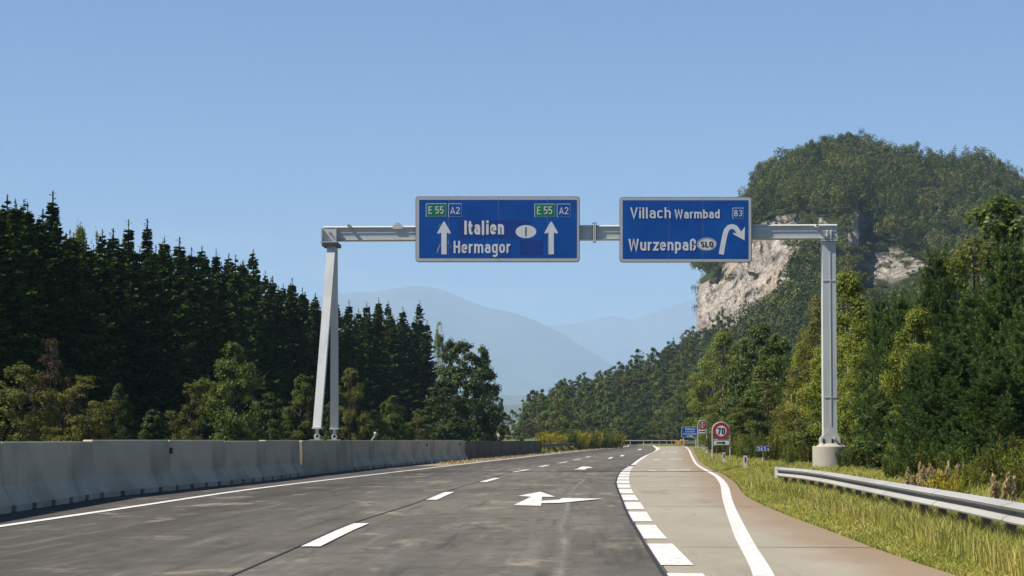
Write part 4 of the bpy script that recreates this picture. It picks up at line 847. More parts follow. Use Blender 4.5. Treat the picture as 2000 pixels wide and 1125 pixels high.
def inside(px, py, poly):
    c = np.zeros(np.shape(px), bool); n = len(poly)
    for i in range(n):
        x0, y0 = poly[i]; x1, y1 = poly[i - 1]
        k = (y0 > py) != (y1 > py); c ^= k & (px < (x1 - x0) * (py - y0) / (y1 - y0 + 1e-9) + x0)
    return c
def rocky(px, py, grow=0.0):
    wx = px + 16 * fbm(px / 22, py / 22, 1.0, 4, 5); wy = py + 22 * fbm(px / 18, py / 26, 7.0, 4, 9)
    r = np.zeros(np.shape(px), bool)
    for poly in ROCKS:
        c = np.mean(poly, 0); r |= inside(c[0] + (wx - c[0]) / (1 + grow), c[1] + (wy - c[1]) / (1 + grow), poly)
    return r
KN = [0.0, 0.22, 0.40, 0.72, 0.92, 1.0]
def hill_py_d(u, v):
    """picture row and distance of the hill surface for column u and position v from foot (0) to back foot (1)"""
    cliff = np.clip((u - 1362) / 5.0, 0, 1)
    d0 = 470 - 60 * np.clip((u - 1500) / 400, 0, 1)
    cd = np.clip((u - 1250) / 112, 0, 1); cd = cd * cd * (3 - 2 * cd)
    d1 = 600 + 150 * cd; d2 = d1 + 40 + 22 * cd; d3 = d2 + 45 + 150 * cd; crest = H_sky(u) + np.where(cliff > 0.5, 40, 48)
    y1, y2 = H_foot(u), H_top(u); y1 = np.maximum(y1, y2); y3 = np.minimum(crest, y2 - 2)
    rows = [858.5 + 0 * u, y1, y2, y3]; ds = [d0 + 0 * u, d1 + 0 * u, d2 + 0 * u, d3 + 0 * u]
    y = np.where(v < KN[1], rows[0] + (rows[1] - rows[0]) * (v / KN[1]), np.where(v < KN[2], rows[1] + (rows[2] - rows[1]) * ((v - KN[1]) / (KN[2] - KN[1])), 0))
    q = np.clip((v - KN[2]) / (KN[3] - KN[2]), 0, 1); y = np.where(v >= KN[2], rows[2] + (rows[3] - rows[2]) * (1 - (1 - q) ** 1.6), y)
    d = np.where(v < KN[1], ds[0] + (ds[1] - ds[0]) * (v / KN[1]), np.where(v < KN[2], ds[1] + (ds[2] - ds[1]) * ((v - KN[1]) / (KN[2] - KN[1])), ds[2] + (ds[3] - ds[2]) * q))
    return y, d, ds[3]
def hill_point(u, v):
    y, d, d3 = hill_py_d(u, v)
    p = P_np(u, y, d); b = np.clip((v - KN[3]) / (1 - KN[3]), 0, 1)       # the far side runs back down to the plain
    p3 = P_np(u, H_sky(u) + 44, d3); back = d3 * (1 + 0.40 * b)
    pb = P_np(u, np.full_like(u, HOR), back); pb[..., 2] = np.maximum(p3[..., 2], 0) * np.cos(b * math.pi / 2) - 0.5
    pt = np.where((v > KN[3])[..., None], pb, p)
    return pt, y
us = np.concatenate([np.arange(1010, 1356, 6.0), np.arange(1356, 1376, 1.0), np.arange(1376, 1860, 1.8), np.arange(1860, 2300, 8.0)])
vs = np.concatenate([np.linspace(0, KN[1], 20)[:-1], np.linspace(KN[1], KN[2], 90)[:-1], np.linspace(KN[2], KN[3], 40)[:-1], np.linspace(KN[3], 1, 14)])
UU, VV = np.meshgrid(us, vs); HP, HY = hill_point(UU, VV)
rock = rocky(UU, HY, 0.06).astype(float) * ((VV <= KN[3]) & (UU > 1361))
disp = 16 * np.abs(fbm(HP[..., 0] / 9, HP[..., 1] / 30, HP[..., 2] / 26, 5, 3)) + 12 * fbm(HP[..., 0] / 22, HP[..., 1] / 50, HP[..., 2] / 40, 4, 8) + 7 * np.abs(fbm(HP[..., 0] / 3.0, 0, HP[..., 2] / 9, 4, 4)) + 3 * fbm(HP[..., 0] / 30, 2.0, HP[..., 2] / 4, 3, 14)
HP[..., 1] += disp * np.where(rock > 0, 1.3, 0.35) * (VV < 0.999)
HP[..., 0] += np.where(rock > 0, 3.0 * fbm(HP[..., 2] / 8, HP[..., 0] / 8, 3.0, 4, 21), 0)
nu = len(us); i = (np.arange(len(vs) - 1)[:, None] * nu + np.arange(nu - 1)[None]).ravel()
structure('hill', HP.reshape(-1, 3), [np.stack([i, i + 1, i + nu + 1, i + nu], -1)], 'hill_rock', {'rock': rock.ravel()})

# ------------------------------------------------------------------ mountains far down the valley
def range_(name, crest, Y, depth, foot, seed, rough=0.16):
    f = pl(crest); u = np.linspace(crest[0][0], crest[-1][0], 260); q = np.linspace(-1, 1, 60)
    U, Q = np.meshgrid(u, q); yc = f(U); zc = P_np(U, yc, np.full_like(U, Y))[..., 2]
    D = Y + Q * depth; p = P_np(U, np.full_like(U, HOR), np.full_like(U, Y)); X = p[..., 0]
    n = fbm(X / (depth * 0.5), D / (depth * 0.5), 0, 6, seed); sh = np.clip(1 - np.abs(Q), 0, 1) ** 1.05
    ridge = 1 - 2 * np.abs(fbm(X / (depth * 0.28), D / (depth * 0.7), 1.0, 5, seed + 7))
    z = zc * sh * (1 + rough * (ridge - 0.8) * (1 - sh) * 3) + zc * 0.04 * n * (sh > 0)
    V = np.stack([X, D, z - 0.5], -1).reshape(-1, 3); nu = len(u); i = (np.arange(len(q) - 1)[:, None] * nu + np.arange(nu - 1)[None]).ravel()
    return structure(name, V, [np.stack([i, i + 1, i + nu + 1, i + nu], -1)], 'mountain_forest')
range_('mountain_range', [(250, 640), (420, 610), (560, 592), (620, 578), (660, 571), (700, 567), (735, 568), (765, 561), (800, 556), (835, 556), (870, 564), (900, 577), (950, 596), (1000, 607), (1050, 625), (1100, 650), (1180, 700), (1300, 790), (1330, 830)], 20500, 4400, 0, 3)
range_('distant_range', [(850, 700), (960, 640), (1000, 626), (1060, 630), (1120, 627), (1170, 615), (1205, 613), (1240, 621), (1290, 604), (1340, 588), (1400, 574), (1500, 560), (1700, 540), (1900, 560), (2200, 620)], 26500, 2500, 0, 11)
range_('low_hills', [(600, 820), (800, 800), (940, 782), (985, 791), (1020, 788), (1050, 781), (1075, 777), (1100, 780), (1150, 800), (1250, 830)], 7000, 1080, 0, 17, 0.1)
range_('low_hills', [(500, 790), (800, 778), (950, 768), (1010, 771), (1060, 770), (1120, 776), (1300, 800)], 11500, 1600, 0, 23, 0.1)

# ------------------------------------------------------------------ tree and plant builders
def unit(n, rng):
    v = rng.normal(size=(n, 3)); return v / np.linalg.norm(v, axis=1)[:, None]
def leaf_quads(C, A, L, W, rng, N=None):
    """diamond leaves: centre C, long axis A, length L, width W"""
    n = len(C); r = unit(n, rng)
    if N is not None: A = np.cross(N, r); A /= np.linalg.norm(A, axis=1)[:, None] + 1e-9; r = N
    B = np.cross(A, r); B /= np.linalg.norm(B, axis=1)[:, None] + 1e-9
    L = np.broadcast_to(L, n)[:, None] / 2; W = np.broadcast_to(W, n)[:, None] / 2
    V = np.stack([C - A * L, C + B * W, C + A * L, C - B * W], 1).reshape(-1, 3); return V, np.arange(4 * n).reshape(n, 4)
def tubes(chains, n=6):
    V, Fq = [], []
    for pts, rad in chains:
        pts = np.asarray(pts, float); k0 = len(V) * 0 + sum(len(v) for v in V); m = len(pts)
        d = np.gradient(pts, axis=0); d /= np.linalg.norm(d, axis=1)[:, None] + 1e-9
        ref = np.where(np.abs(d[:, 2:3]) > 0.8, np.array([[1.0, 0, 0]]), np.array([[0, 0, 1.0]])); a = np.cross(d, ref); a /= np.linalg.norm(a, axis=1)[:, None]; b = np.cross(d, a)
        q = np.arange(n) * 2 * math.pi / n; rad = np.broadcast_to(rad, m)
        V.append((pts[:, None] + (a[:, None] * np.cos(q)[None, :, None] + b[:, None] * np.sin(q)[None, :, None]) * rad[:, None, None]).reshape(-1, 3))
        i = (np.arange(m - 1)[:, None] * n + np.arange(n)[None]).ravel(); j = (np.arange(m - 1)[:, None] * n + (np.arange(n)[None] + 1) % n).ravel()
        Fq.append(np.stack([i, j, j + n, i + n], -1) + k0)
    return np.concatenate(V), np.concatenate(Fq)
SPEC = {}
def register(key, H, W, trunk, crown, bark, leaf):
    SPEC[key] = dict(H=H, W=W, trunk=mesh_np(key + '_trunk', trunk[0], [trunk[1]], [bark], smooth=True), crown=mesh_np(key + '_crown', crown[0], [crown[1]], [leaf]))
def spruce(key, seed, H=16.0, R=2.3, leaf='spruce_needles', sparse=1.0, top=0.88):
    """irregular branches all along the stem, sprays drooping from them, a bare leader on top"""
    rng = np.random.default_rng(seed); C, A, L, W = [], [], [], []; ch = [([(0, 0, -0.3), (0, 0, H * .5), (0, 0, H * .985)], [0.17, 0.10, 0.012])]
    nb = int(250 * sparse * H / 16); tt = np.sort(np.concatenate([1 - (1 - rng.uniform(0.04, 1, nb)) ** 0.92, rng.uniform(.80, .985, int(18 * sparse))])); lob = rng.uniform(0, 6.28, 5)
    for k, t in enumerate(tt):
        z = t * H * .975; az = k * 2.39996 + rng.normal(0, .5)
        ln = (R * (1 - t) ** top * (0.80 + 0.30 * math.sin(3 * az + lob[int(t * 4.9)])) * rng.uniform(0.62, 1.15) + 0.06) * (0.75 if rng.random() < .2 else 1)
        lift = 0.75 * t ** 1.3 - 0.30 + rng.normal(0, .10); d = np.array([math.cos(az), math.sin(az), 0.0]); side = np.array([-d[1], d[0], 0])
        curve = lambda q: d * (q * ln) + np.array([0, 0, 1.0]) * (z + ln * (lift * q - 0.20 * math.sin(q * 2.6) * (1 - t) + 0.14 * q * q))
        if t < .7 and k % 3 == 0: ch.append(([curve(0.0), curve(.6)], [0.03, 0.012]))
        for q in np.linspace(0.12, 1, max(3, int(4 + ln * 5.0))):
            p = curve(q); tip = (1 - q) * 0.36 * ln + 0.08 + 0.11 * (1 - t)
            for sg in (-1, 1):
                ax = d * rng.uniform(.4, .8) + side * sg * rng.uniform(.5, .95) + np.array([0, 0, rng.uniform(-.6, .15)]); ax /= np.linalg.norm(ax)
                l = tip * rng.uniform(0.7, 1.25) + 0.08; C.append(p + ax * l * .45); A.append(ax); L.append(l); W.append(rng.uniform(.12, .20))
            ax = np.array([d[0] * .4, d[1] * .4, -1.0 if t < .85 else .6]) + rng.normal(0, .3, 3); l = rng.uniform(.22, .46) * (1.25 - t); C.append(p + ax * l * .3); A.append(ax / np.linalg.norm(ax)); L.append(l); W.append(.15)
        ax = curve(1.0) - curve(.8); ax /= np.linalg.norm(ax) + 1e-9; C.append(curve(1.0)); A.append(ax); L.append(.34); W.append(.10)
    for q in np.linspace(.94, 1.0, 9):
        C.append(np.array([0, 0, H * q])); A.append(np.array([0, 0, 1.0])); L.append(.36); W.append(.06)
        a = rng.uniform(0, 6.28); ax = np.array([math.cos(a), math.sin(a), .7]); C.append(np.array([math.cos(a) * .08, math.sin(a) * .08, H * q])); A.append(ax / 1.22); L.append(.30 * (1.04 - q) / .1); W.append(.06)
    register(key, H, 2 * R, tubes(ch), leaf_quads(np.array(C), np.array(A), np.array(L), np.array(W), rng), 'bark', leaf)
def broadleaf(key, seed, H=10.0, R=3.0, leaf='green_leaves', n=14000, ls=0.16, clumps=42, zb=0.16, bark='bark', shape=1.0, rc=0.30, open_=0.35, up=0.0):
    """crown of leaf clumps carried by limbs; shape > 1 is slimmer towards the top"""
    rng = np.random.default_rng(seed); cc, cr_ = [], []
    while len(cc) < clumps:
        t = rng.uniform(0, 1); env = R * (math.sin(math.pi * min(1, (0.10 + 0.90 * t) ** (0.75 / shape))) ** 0.62 + 0.03) * (1 - 0.28 * (t ** 2) * (shape > 1)); az = rng.uniform(0, 6.283)
        rr = env * rng.uniform(0.1, 1) ** 0.5 * rng.uniform(.7, 1.08); cc.append((rr * math.cos(az), rr * math.sin(az), H * (zb + (0.96 - zb) * t))); cr_.append(R * rc * rng.uniform(.55, 1.2) * (1.05 - 0.45 * t))
    cc, cr_ = np.array(cc), np.array(cr_); w = cr_ ** 2; k = rng.choice(len(cc), n, p=w / w.sum()); d = unit(n, rng)
    d[:, 2] = np.where((d[:, 2] < -0.2) & (rng.random(n) < .55), -d[:, 2], d[:, 2]); rad = cr_[k] * (rng.random(n) ** 0.42) * rng.uniform(0.7, 1.25, n)
    lump = 1 + 0.55 * fbm(cc[k, 0] + d[:, 0] * 2.2, cc[k, 1] + d[:, 1] * 2.2, d[:, 2] * 2.2 + k, 3, seed)
    C = cc[k] + d * (rad * lump)[:, None] * np.array([1, 1, 0.82 + up]); keep = fbm(C[:, 0] * 1.1, C[:, 1] * 1.1, C[:, 2] * 1.1, 3, seed + 5) > (open_ - 0.5) * 0.55
    kp = keep & (C[:, 2] > H * 0.02); C = C[kp]; ax_ = C - np.stack([0 * C[:, 0], 0 * C[:, 0], np.clip(C[:, 2] * .9, H * .2, H * .7)], -1); ax_ /= np.linalg.norm(ax_, axis=1)[:, None] + 1e-9
    N = d[kp] * .55 + ax_ * .35 + unit(len(C), rng) * .75 + np.array([0, 0, .25]); A = unit(len(C), rng) + np.array([0, 0, -0.25 + up]); A /= np.linalg.norm(A, axis=1)[:, None]; L = ls * rng.uniform(.7, 1.35, len(C))
    tr = H * 0.0085 + 0.04; bend = rng.normal(0, R * .05, 2); axis = lambda q: np.array([bend[0] * math.sin(q * 3), bend[1] * math.sin(q * 2.4), H * q])
    ch = [([axis(q) - (np.array([0, 0, .3]) if q == 0 else 0) for q in np.linspace(0, .93, 8)], np.linspace(tr, tr * .12, 8))]
    for c in cc[rng.permutation(len(cc))[:26]]:
        q0 = max(0.06, (c[2] / H - 0.22 * rng.uniform(.6, 1.2))); a = axis(min(q0, .8)); m = a * .5 + c * .5 + np.array([0, 0, -0.04 * H * rng.uniform(0, 1)]); ch.append(([a, m, c, c + (c - m) * .4], [tr * (0.62 - .45 * q0), tr * .28, tr * .12, tr * .04]))
    register(key, H, 2 * R * 1.05, tubes(ch), leaf_quads(C, A, L, L * rng.uniform(.5, .8, len(C)), rng, N), bark, leaf)
def pine(key, seed, H=8.0, R=2.4, leaf='pine_needles', nl=0.13):
    """young pine: whorls of rising branches with bottle-brush shoots"""
    rng = np.random.default_rng(seed); sh = []; ch = [([(0, 0, -.3), (0, 0, H * .5), (0, 0, H * .97)], [0.13, .075, .015])]
    z = 0.05 * H
    while z < H * .95:
        t = z / H; nb = int(rng.integers(5, 7)); a0 = rng.uniform(0, 6.28); r = R * min(1, (1.03 - t) ** 1.0 * 1.25) * rng.uniform(.85, 1.1)
        for j in range(nb):
            az = a0 + j * 6.283 / nb + rng.normal(0, .2); ln = r * rng.uniform(.7, 1.1); d = np.array([math.cos(az), math.sin(az), 0.]); side = np.array([-d[1], d[0], 0]); lift = .25 + .75 * t
            cv = lambda q: np.array([0, 0, z]) + d * ln * q + np.array([0, 0, ln * (lift * q * .65 + .28 * q * q)]); ch.append(([cv(0), cv(.5), cv(1)], [.03, .018, .008]))
            for q in np.arange(0.30, 1.0, 0.14 if t < .8 else .2):
                for sg in (-1, 1):
                    p = cv(q); ax = d * .55 + side * sg * rng.uniform(.4, .9) + np.array([0, 0, rng.uniform(.25, .95)]); ax /= np.linalg.norm(ax); l = (.26 + .42 * (1 - q)) * rng.uniform(.7, 1.2) * min(1.2, ln / 1.4 + .35); sh.append((p, ax, l))
                    if l > .34:
                        for sg2 in (-1, 1): a2 = ax + np.cross(ax, d) * sg2 * .8 + np.array([0, 0, .35]); a2 /= np.linalg.norm(a2); sh.append((p + ax * l * .5, a2, l * .6))
            ax = d * .45 + np.array([0, 0, 1.]); sh.append((cv(1), ax / np.linalg.norm(ax), .62 * rng.uniform(.7, 1.35)))
        z += rng.uniform(.36, .52) * H / 8
    for a in range(5): ax = np.array([math.cos(a * 1.26) * .45, math.sin(a * 1.26) * .45, 1.0]); sh.append((np.array([0, 0, H * .93]), ax / np.linalg.norm(ax), .45))
    sh.append((np.array([0, 0, H * .92]), np.array([0, 0, 1.]), .75)); C, A = [], []
    for p, ax, l in sh:
        m = max(8, int(44 * l / .4)); s = rng.random(m); rd = unit(m, rng); rd -= ax * (rd @ ax)[:, None]; rd /= np.linalg.norm(rd, axis=1)[:, None] + 1e-9
        a = rd * .75 + ax * .75; a /= np.linalg.norm(a, axis=1)[:, None]; C.append(p + ax * (s * l)[:, None] + a * nl * .5); A.append(a)
    C, A = np.concatenate(C), np.concatenate(A)
    register(key, H, 2 * R, tubes(ch, 5), leaf_quads(C, A, nl * rng.uniform(.8, 1.25, len(C)), .026, rng), 'bark', leaf)
def shrub(key, seed, H=1.6, R=1.0, leaf='green_leaves', n=2600, ls=.12, flower=None):
    rng = np.random.default_rng(seed); m = 34; az = rng.uniform(0, 6.28, m); rr = R * np.sqrt(rng.random(m)) * .8; hh = H * (1 - .45 * (rr / R) ** 2) * rng.uniform(.7, 1.08, m); ch, C, A = [], [], []
    for i in range(m):
        b = np.array([rr[i] * .5 * math.cos(az[i]), rr[i] * .5 * math.sin(az[i]), -.05]); e = np.array([rr[i] * math.cos(az[i]) * 1.15, rr[i] * math.sin(az[i]) * 1.15, hh[i]]); ch.append(([b, b * .4 + e * .6 + np.array([0, 0, .1 * H]), e], [.018, .011, .004]))
        k = n // m; q = rng.random(k) ** .7; c = b + (e - b) * q[:, None] + np.array([0, 0, .4 * .1 * H]); c = c + unit(k, rng) * (rng.uniform(0, .17, k) * (R * .8 + H * .25) * (1.1 - .5 * q))[:, None]; C.append(c); A.append(unit(k, rng) * .8 + np.array([0, 0, .5]))
    C, A = np.concatenate(C), np.concatenate(A); A /= np.linalg.norm(A, axis=1)[:, None]; C[:, 2] = np.maximum(C[:, 2], .02)
    L = ls * rng.uniform(.6, 1.4, len(C)); register(key, H, 2 * R * 1.1, tubes(ch, 4), leaf_quads(C, A, L, L * .45, rng), 'bark', leaf)

# ------------------------------------------------------------------ kinds of plants
spruce('spruce_a', 1); spruce('spruce_b', 2, R=2.0, sparse=.85); spruce('spruce_c', 3, R=2.6, top=.85); spruce('spruce_d', 4, R=1.8, sparse=.65, top=1.3)
pine('pine_a', 11); pine('pine_b', 12, R=2.7); pine('pine_c', 13, R=2.2)
broadleaf('green_a', 21, leaf='green_leaves', n=26000, ls=.18, clumps=60, open_=.28, zb=.07); broadleaf('green_b', 22, leaf='green_leaves', n=26000, R=3.4, ls=.18, clumps=70, open_=.30, zb=.07)
broadleaf('dark_a', 23, leaf='dark_leaves', n=24000, ls=.21, R=3.2, clumps=64, open_=.22, zb=.06); broadleaf('dark_b', 24, leaf='dark_leaves', n=24000, ls=.21, clumps=72, R=3.0, open_=.25, zb=.05)
broadleaf('olive_a', 25, leaf='olive_leaves', n=22000, ls=.17, R=3.3, clumps=60, zb=.05); broadleaf('olive_b', 26, leaf='olive_leaves', n=20000, ls=.16, open_=.36, clumps=60, zb=.05)
broadleaf('brown_a', 27, leaf='brown_leaves', n=16000, ls=.16, open_=.42, rc=.27, clumps=60, zb=.1)
broadleaf('birch_a', 28, leaf='birch_leaves', n=36000, H=10, R=3.0, ls=.135, clumps=90, shape=1.15, bark='birch_bark', rc=.30, open_=.32, up=.15, zb=.04)
broadleaf('birch_b', 29, leaf='birch_leaves', n=32000, H=10, R=2.7, ls=.135, clumps=70, shape=1.4, bark='bark', rc=.32, open_=.36, up=.25, zb=.04)
broadleaf('autumn_a', 30, leaf='autumn_leaves', n=24000, H=10, R=2.8, ls=.13, clumps=70, shape=1.2, rc=.30, open_=.42, bark='bark', zb=.06)
for i, lf in enumerate(('green_leaves', 'dark_leaves', 'olive_leaves', 'green_leaves', 'brown_leaves', 'dark_leaves')):
    broadleaf(f'slope_{i}', 40 + i, leaf=lf, n=3600, ls=.42, R=3.6, clumps=34, H=11, rc=.30)
spruce('far_spruce', 50, H=14, R=2.2, sparse=.45)
shrub('shrub_a', 61, 1.7, 1.2, 'green_leaves', 5200, .10); shrub('shrub_b', 62, 1.5, 1.3, 'olive_leaves', 4600, .10); shrub('shrub_c', 63, 1.9, 1.1, 'birch_leaves', 5000, .085)
shrub('goldenrod', 64, 1.1, .75, 'flower_leaves', 3600, .055); shrub('weed', 65, 0.6, .5, 'grass_blades', 1500, .10)
RNG = np.random.default_rng(7)
def plant(name, key, x, ytop, Y, wpx, label, cat, group=None, base=0.0, rz=None, wm=None):
    s = SPEC[key]; loc = Vector((X_at(x, Y), Y, base)); H = P(x, ytop, Y).z - base; w = wm if wm else wpx * Y / F_PX
    o = thing(name, label, cat, loc, group); o.scale = (w / s['W'], w / s['W'], H / s['H']); o.rotation_euler = (0, 0, RNG.uniform(0, 6.28) if rz is None else rz)
    link('trunk' if cat == 'tree' else 'stem', s['trunk'], o); link('crown' if cat == 'tree' else 'foliage', s['crown'], o); return o

# left: dense spruce stand behind the barriers
sky_l = pl([(-80, 385), (0, 392), (40, 398), (95, 425), (150, 450), (215, 462), (245, 468), (282, 470), (320, 470), (345, 476), (390, 490), (445, 505), (490, 510), (525, 535), (570, 558), (615, 580), (680, 592), (755, 596), (790, 605), (818, 606), (840, 640), (870, 690)])
dep_l = pl([(-120, 92), (0, 105), (400, 150), (620, 200), (850, 262), (900, 275)])
tall = [(5, 383, 'spruce_c', 'broad spruce top cut by the picture edge, highest in the stand'), (38, 389, 'spruce_c', 'wide-topped dark spruce near the picture edge'), (95, 377, 'spruce_d', 'thin spire of a spruce with a long bare leader, tallest in the stand'),
        (130, 452, 'spruce_b', 'lower dark spruce to the right of the tallest spire'), (215, 449, 'spruce_d', 'first narrow spire right of the yellowish birch tops'), (245, 432, 'spruce_d', 'thin see-through spruce spire, left one of a pair'), (282, 430, 'spruce_d', 'thin see-through spruce spire, right one of a pair'),
        (316, 462, 'spruce_b', 'pointed spruce just right of the paired spires'), (346, 466, 'spruce_d', 'slim spruce tip in the middle of the stand'), (390, 482, 'spruce_a', 'dark dense spruce tip with short side shoots'), (418, 487, 'spruce_d', 'small thin spruce tip beside the dark dense one'), (443, 497, 'spruce_a', 'regular cone of a spruce in the falling skyline'),
        (470, 508, 'spruce_b', 'short spruce tip left of the last tall cone'), (491, 487, 'spruce_a', 'last tall spruce cone before the skyline drops to the gantry leg'), (530, 540, 'spruce_d', 'pale thin spruce spire where the skyline drops'), (568, 545, 'spruce_b', 'hazy spruce tip left of the gantry leg'), (614, 574, 'spruce_a', 'dark spruce tip touching the gantry legs'),
        (680, 588, 'spruce_d', 'first spruce tip right of the gantry legs'), (715, 590, 'spruce_b', 'second spruce tip right of the gantry legs'), (738, 582, 'spruce_d', 'bare-tipped spruce under the mountain summit'), (757, 588, 'spruce_a', 'thick spruce tip under the mountain summit'), (786, 600, 'spruce_b', 'spruce tip second from the end of the stand'), (818, 588, 'spruce_a', 'last spruce of the stand, tall cone beside the poplar')]
for x, y, k, lab in tall: plant('spruce_tree', k, x, y, float(dep_l(x)) + 2, 0, lab, 'tree', wm=RNG.uniform(6.8, 9.0))
for lay in range(3):
    x = -70.0 + lay * 9
    while x < 838:
        d = float(dep_l(x)); lab = ('dark spruce in the closed stand left of the gantry legs' if x < 625 else 'dark spruce in the closed stand between the gantry legs and the poplar')
        plant('spruce_tree', ('spruce_a', 'spruce_b', 'spruce_c')[int(RNG.integers(0, 3))], x, float(sky_l(x)) + RNG.uniform(-8, 20) + 8 * lay, d + (lay - .5) * 8 + RNG.uniform(-3, 3), 0, lab, 'tree', 'spruces in the dense stand beyond the barriers' if x < 625 else 'spruces in the stand by the poplar', wm=RNG.uniform(6.2, 8.6))
        x += 24 + RNG.uniform(0, 9) - (6 if x > 500 else 0)
for args in [('broadleaf_tree', 'birch_a', 150, 438, 128, 90, 'yellowish birch top showing between the spruces', 'tree'), ('broadleaf_tree', 'birch_b', 182, 442, 130, 70, 'pale birch top right of the yellowish one', 'tree'),
             ('broadleaf_tree', 'brown_a', 98, 655, 86, 110, 'brownish thin-leaved tree rising over the bushes by the picture edge', 'tree'), ('shrub', 'olive_a', 40, 712, 80, 190, 'big dark olive bush filling the corner above the first barriers', 'bush'),
             ('shrub', 'olive_b', 165, 730, 83, 170, 'rounded yellow-olive bush beneath the brownish tree', 'bush'), ('shrub', 'dark_a', 232, 748, 85, 70, 'small dark bush at the end of the olive bushes', 'bush'), ('shrub', 'dark_b', 300, 800, 92, 90, 'low dark shrub in the gap between the two lit trees', 'bush'),
             ('broadleaf_tree', 'olive_b', 372, 745, 96, 95, 'olive half of the lit young trees above the barrier', 'tree'), ('broadleaf_tree', 'green_b', 452, 668, 101, 160, 'bright green young tree standing out of the dark spruces', 'tree'), ('shrub', 'dark_a', 525, 765, 112, 90, 'dark shrub right of the bright green young tree', 'bush'),
             ('broadleaf_tree', 'green_a', 588, 730, 120, 100, 'loose green tree just left of the gantry legs', 'tree'), ('broadleaf_tree', 'olive_a', 682, 718, 150, 95, 'olive-green tree just right of the gantry legs', 'tree'), ('broadleaf_tree', 'green_b', 768, 772, 160, 95, 'small yellow-green tree in front of the dark stand', 'tree'),
             ('shrub', 'olive_b', 815, 806, 170, 60, 'little olive bush right of the small yellow-green tree', 'bush'), ('broadleaf_tree', 'dark_b', 868, 742, 190, 140, 'dark bushy tree below the stand edge', 'tree'), ('broadleaf_tree', 'dark_a', 905, 664, 215, 145, 'large round-crowned tree closing the stand', 'tree'),
             ('broadleaf_tree', 'dark_b', 942, 676, 225, 90, 'tree at the outer edge of the stand against the mountain', 'tree'), ('poplar_tree', 'birch_b', 857, 622, 270, 52, 'slim hazy poplar top between spruce and round tree', 'tree'), ('broadleaf_tree', 'dark_b', 880, 662, 280, 70, 'hazy tree behind the poplar foot', 'tree'),
             ('shrub', 'dark_a', 968, 760, 235, 50, 'dark bush at the foot of the stand edge', 'bush'), ('shrub', 'dark_b', 640, 790, 140, 60, 'low shrub behind the gantry foot plates', 'bush'), ('shrub', 'green_a', 730, 800, 150, 70, 'low green shrub behind the reflector barrier', 'bush')]:
    plant(*args)
for x, y, d, w, k in ((1002, 800, 420, 46, 0), (1022, 812, 470, 40, 1), (1040, 806, 500, 36, 2), (1056, 802, 520, 34, 1), (990, 815, 400, 40, 1), (1012, 826, 380, 36, 2), (1034, 828, 430, 36, 4), (1050, 826, 470, 30, 1)):
    plant('broadleaf_tree', f'slope_{k}', x, y, d, w, 'small hazy tree beyond the field between the two woods', 'tree', 'hazy trees beyond the field')

for i, x in enumerate(range(1206, 1352, 11)):
    plant('broadleaf_tree', f'slope_{(0, 2, 1, 3, 0, 5, 2)[i % 7]}', x, 812 + RNG.uniform(-14, 12), 462 + RNG.uniform(-4, 14), 40 + RNG.uniform(0, 14), 'leafy young tree in the row right behind the far pale guardrail', 'tree', 'young trees behind the far guardrail')
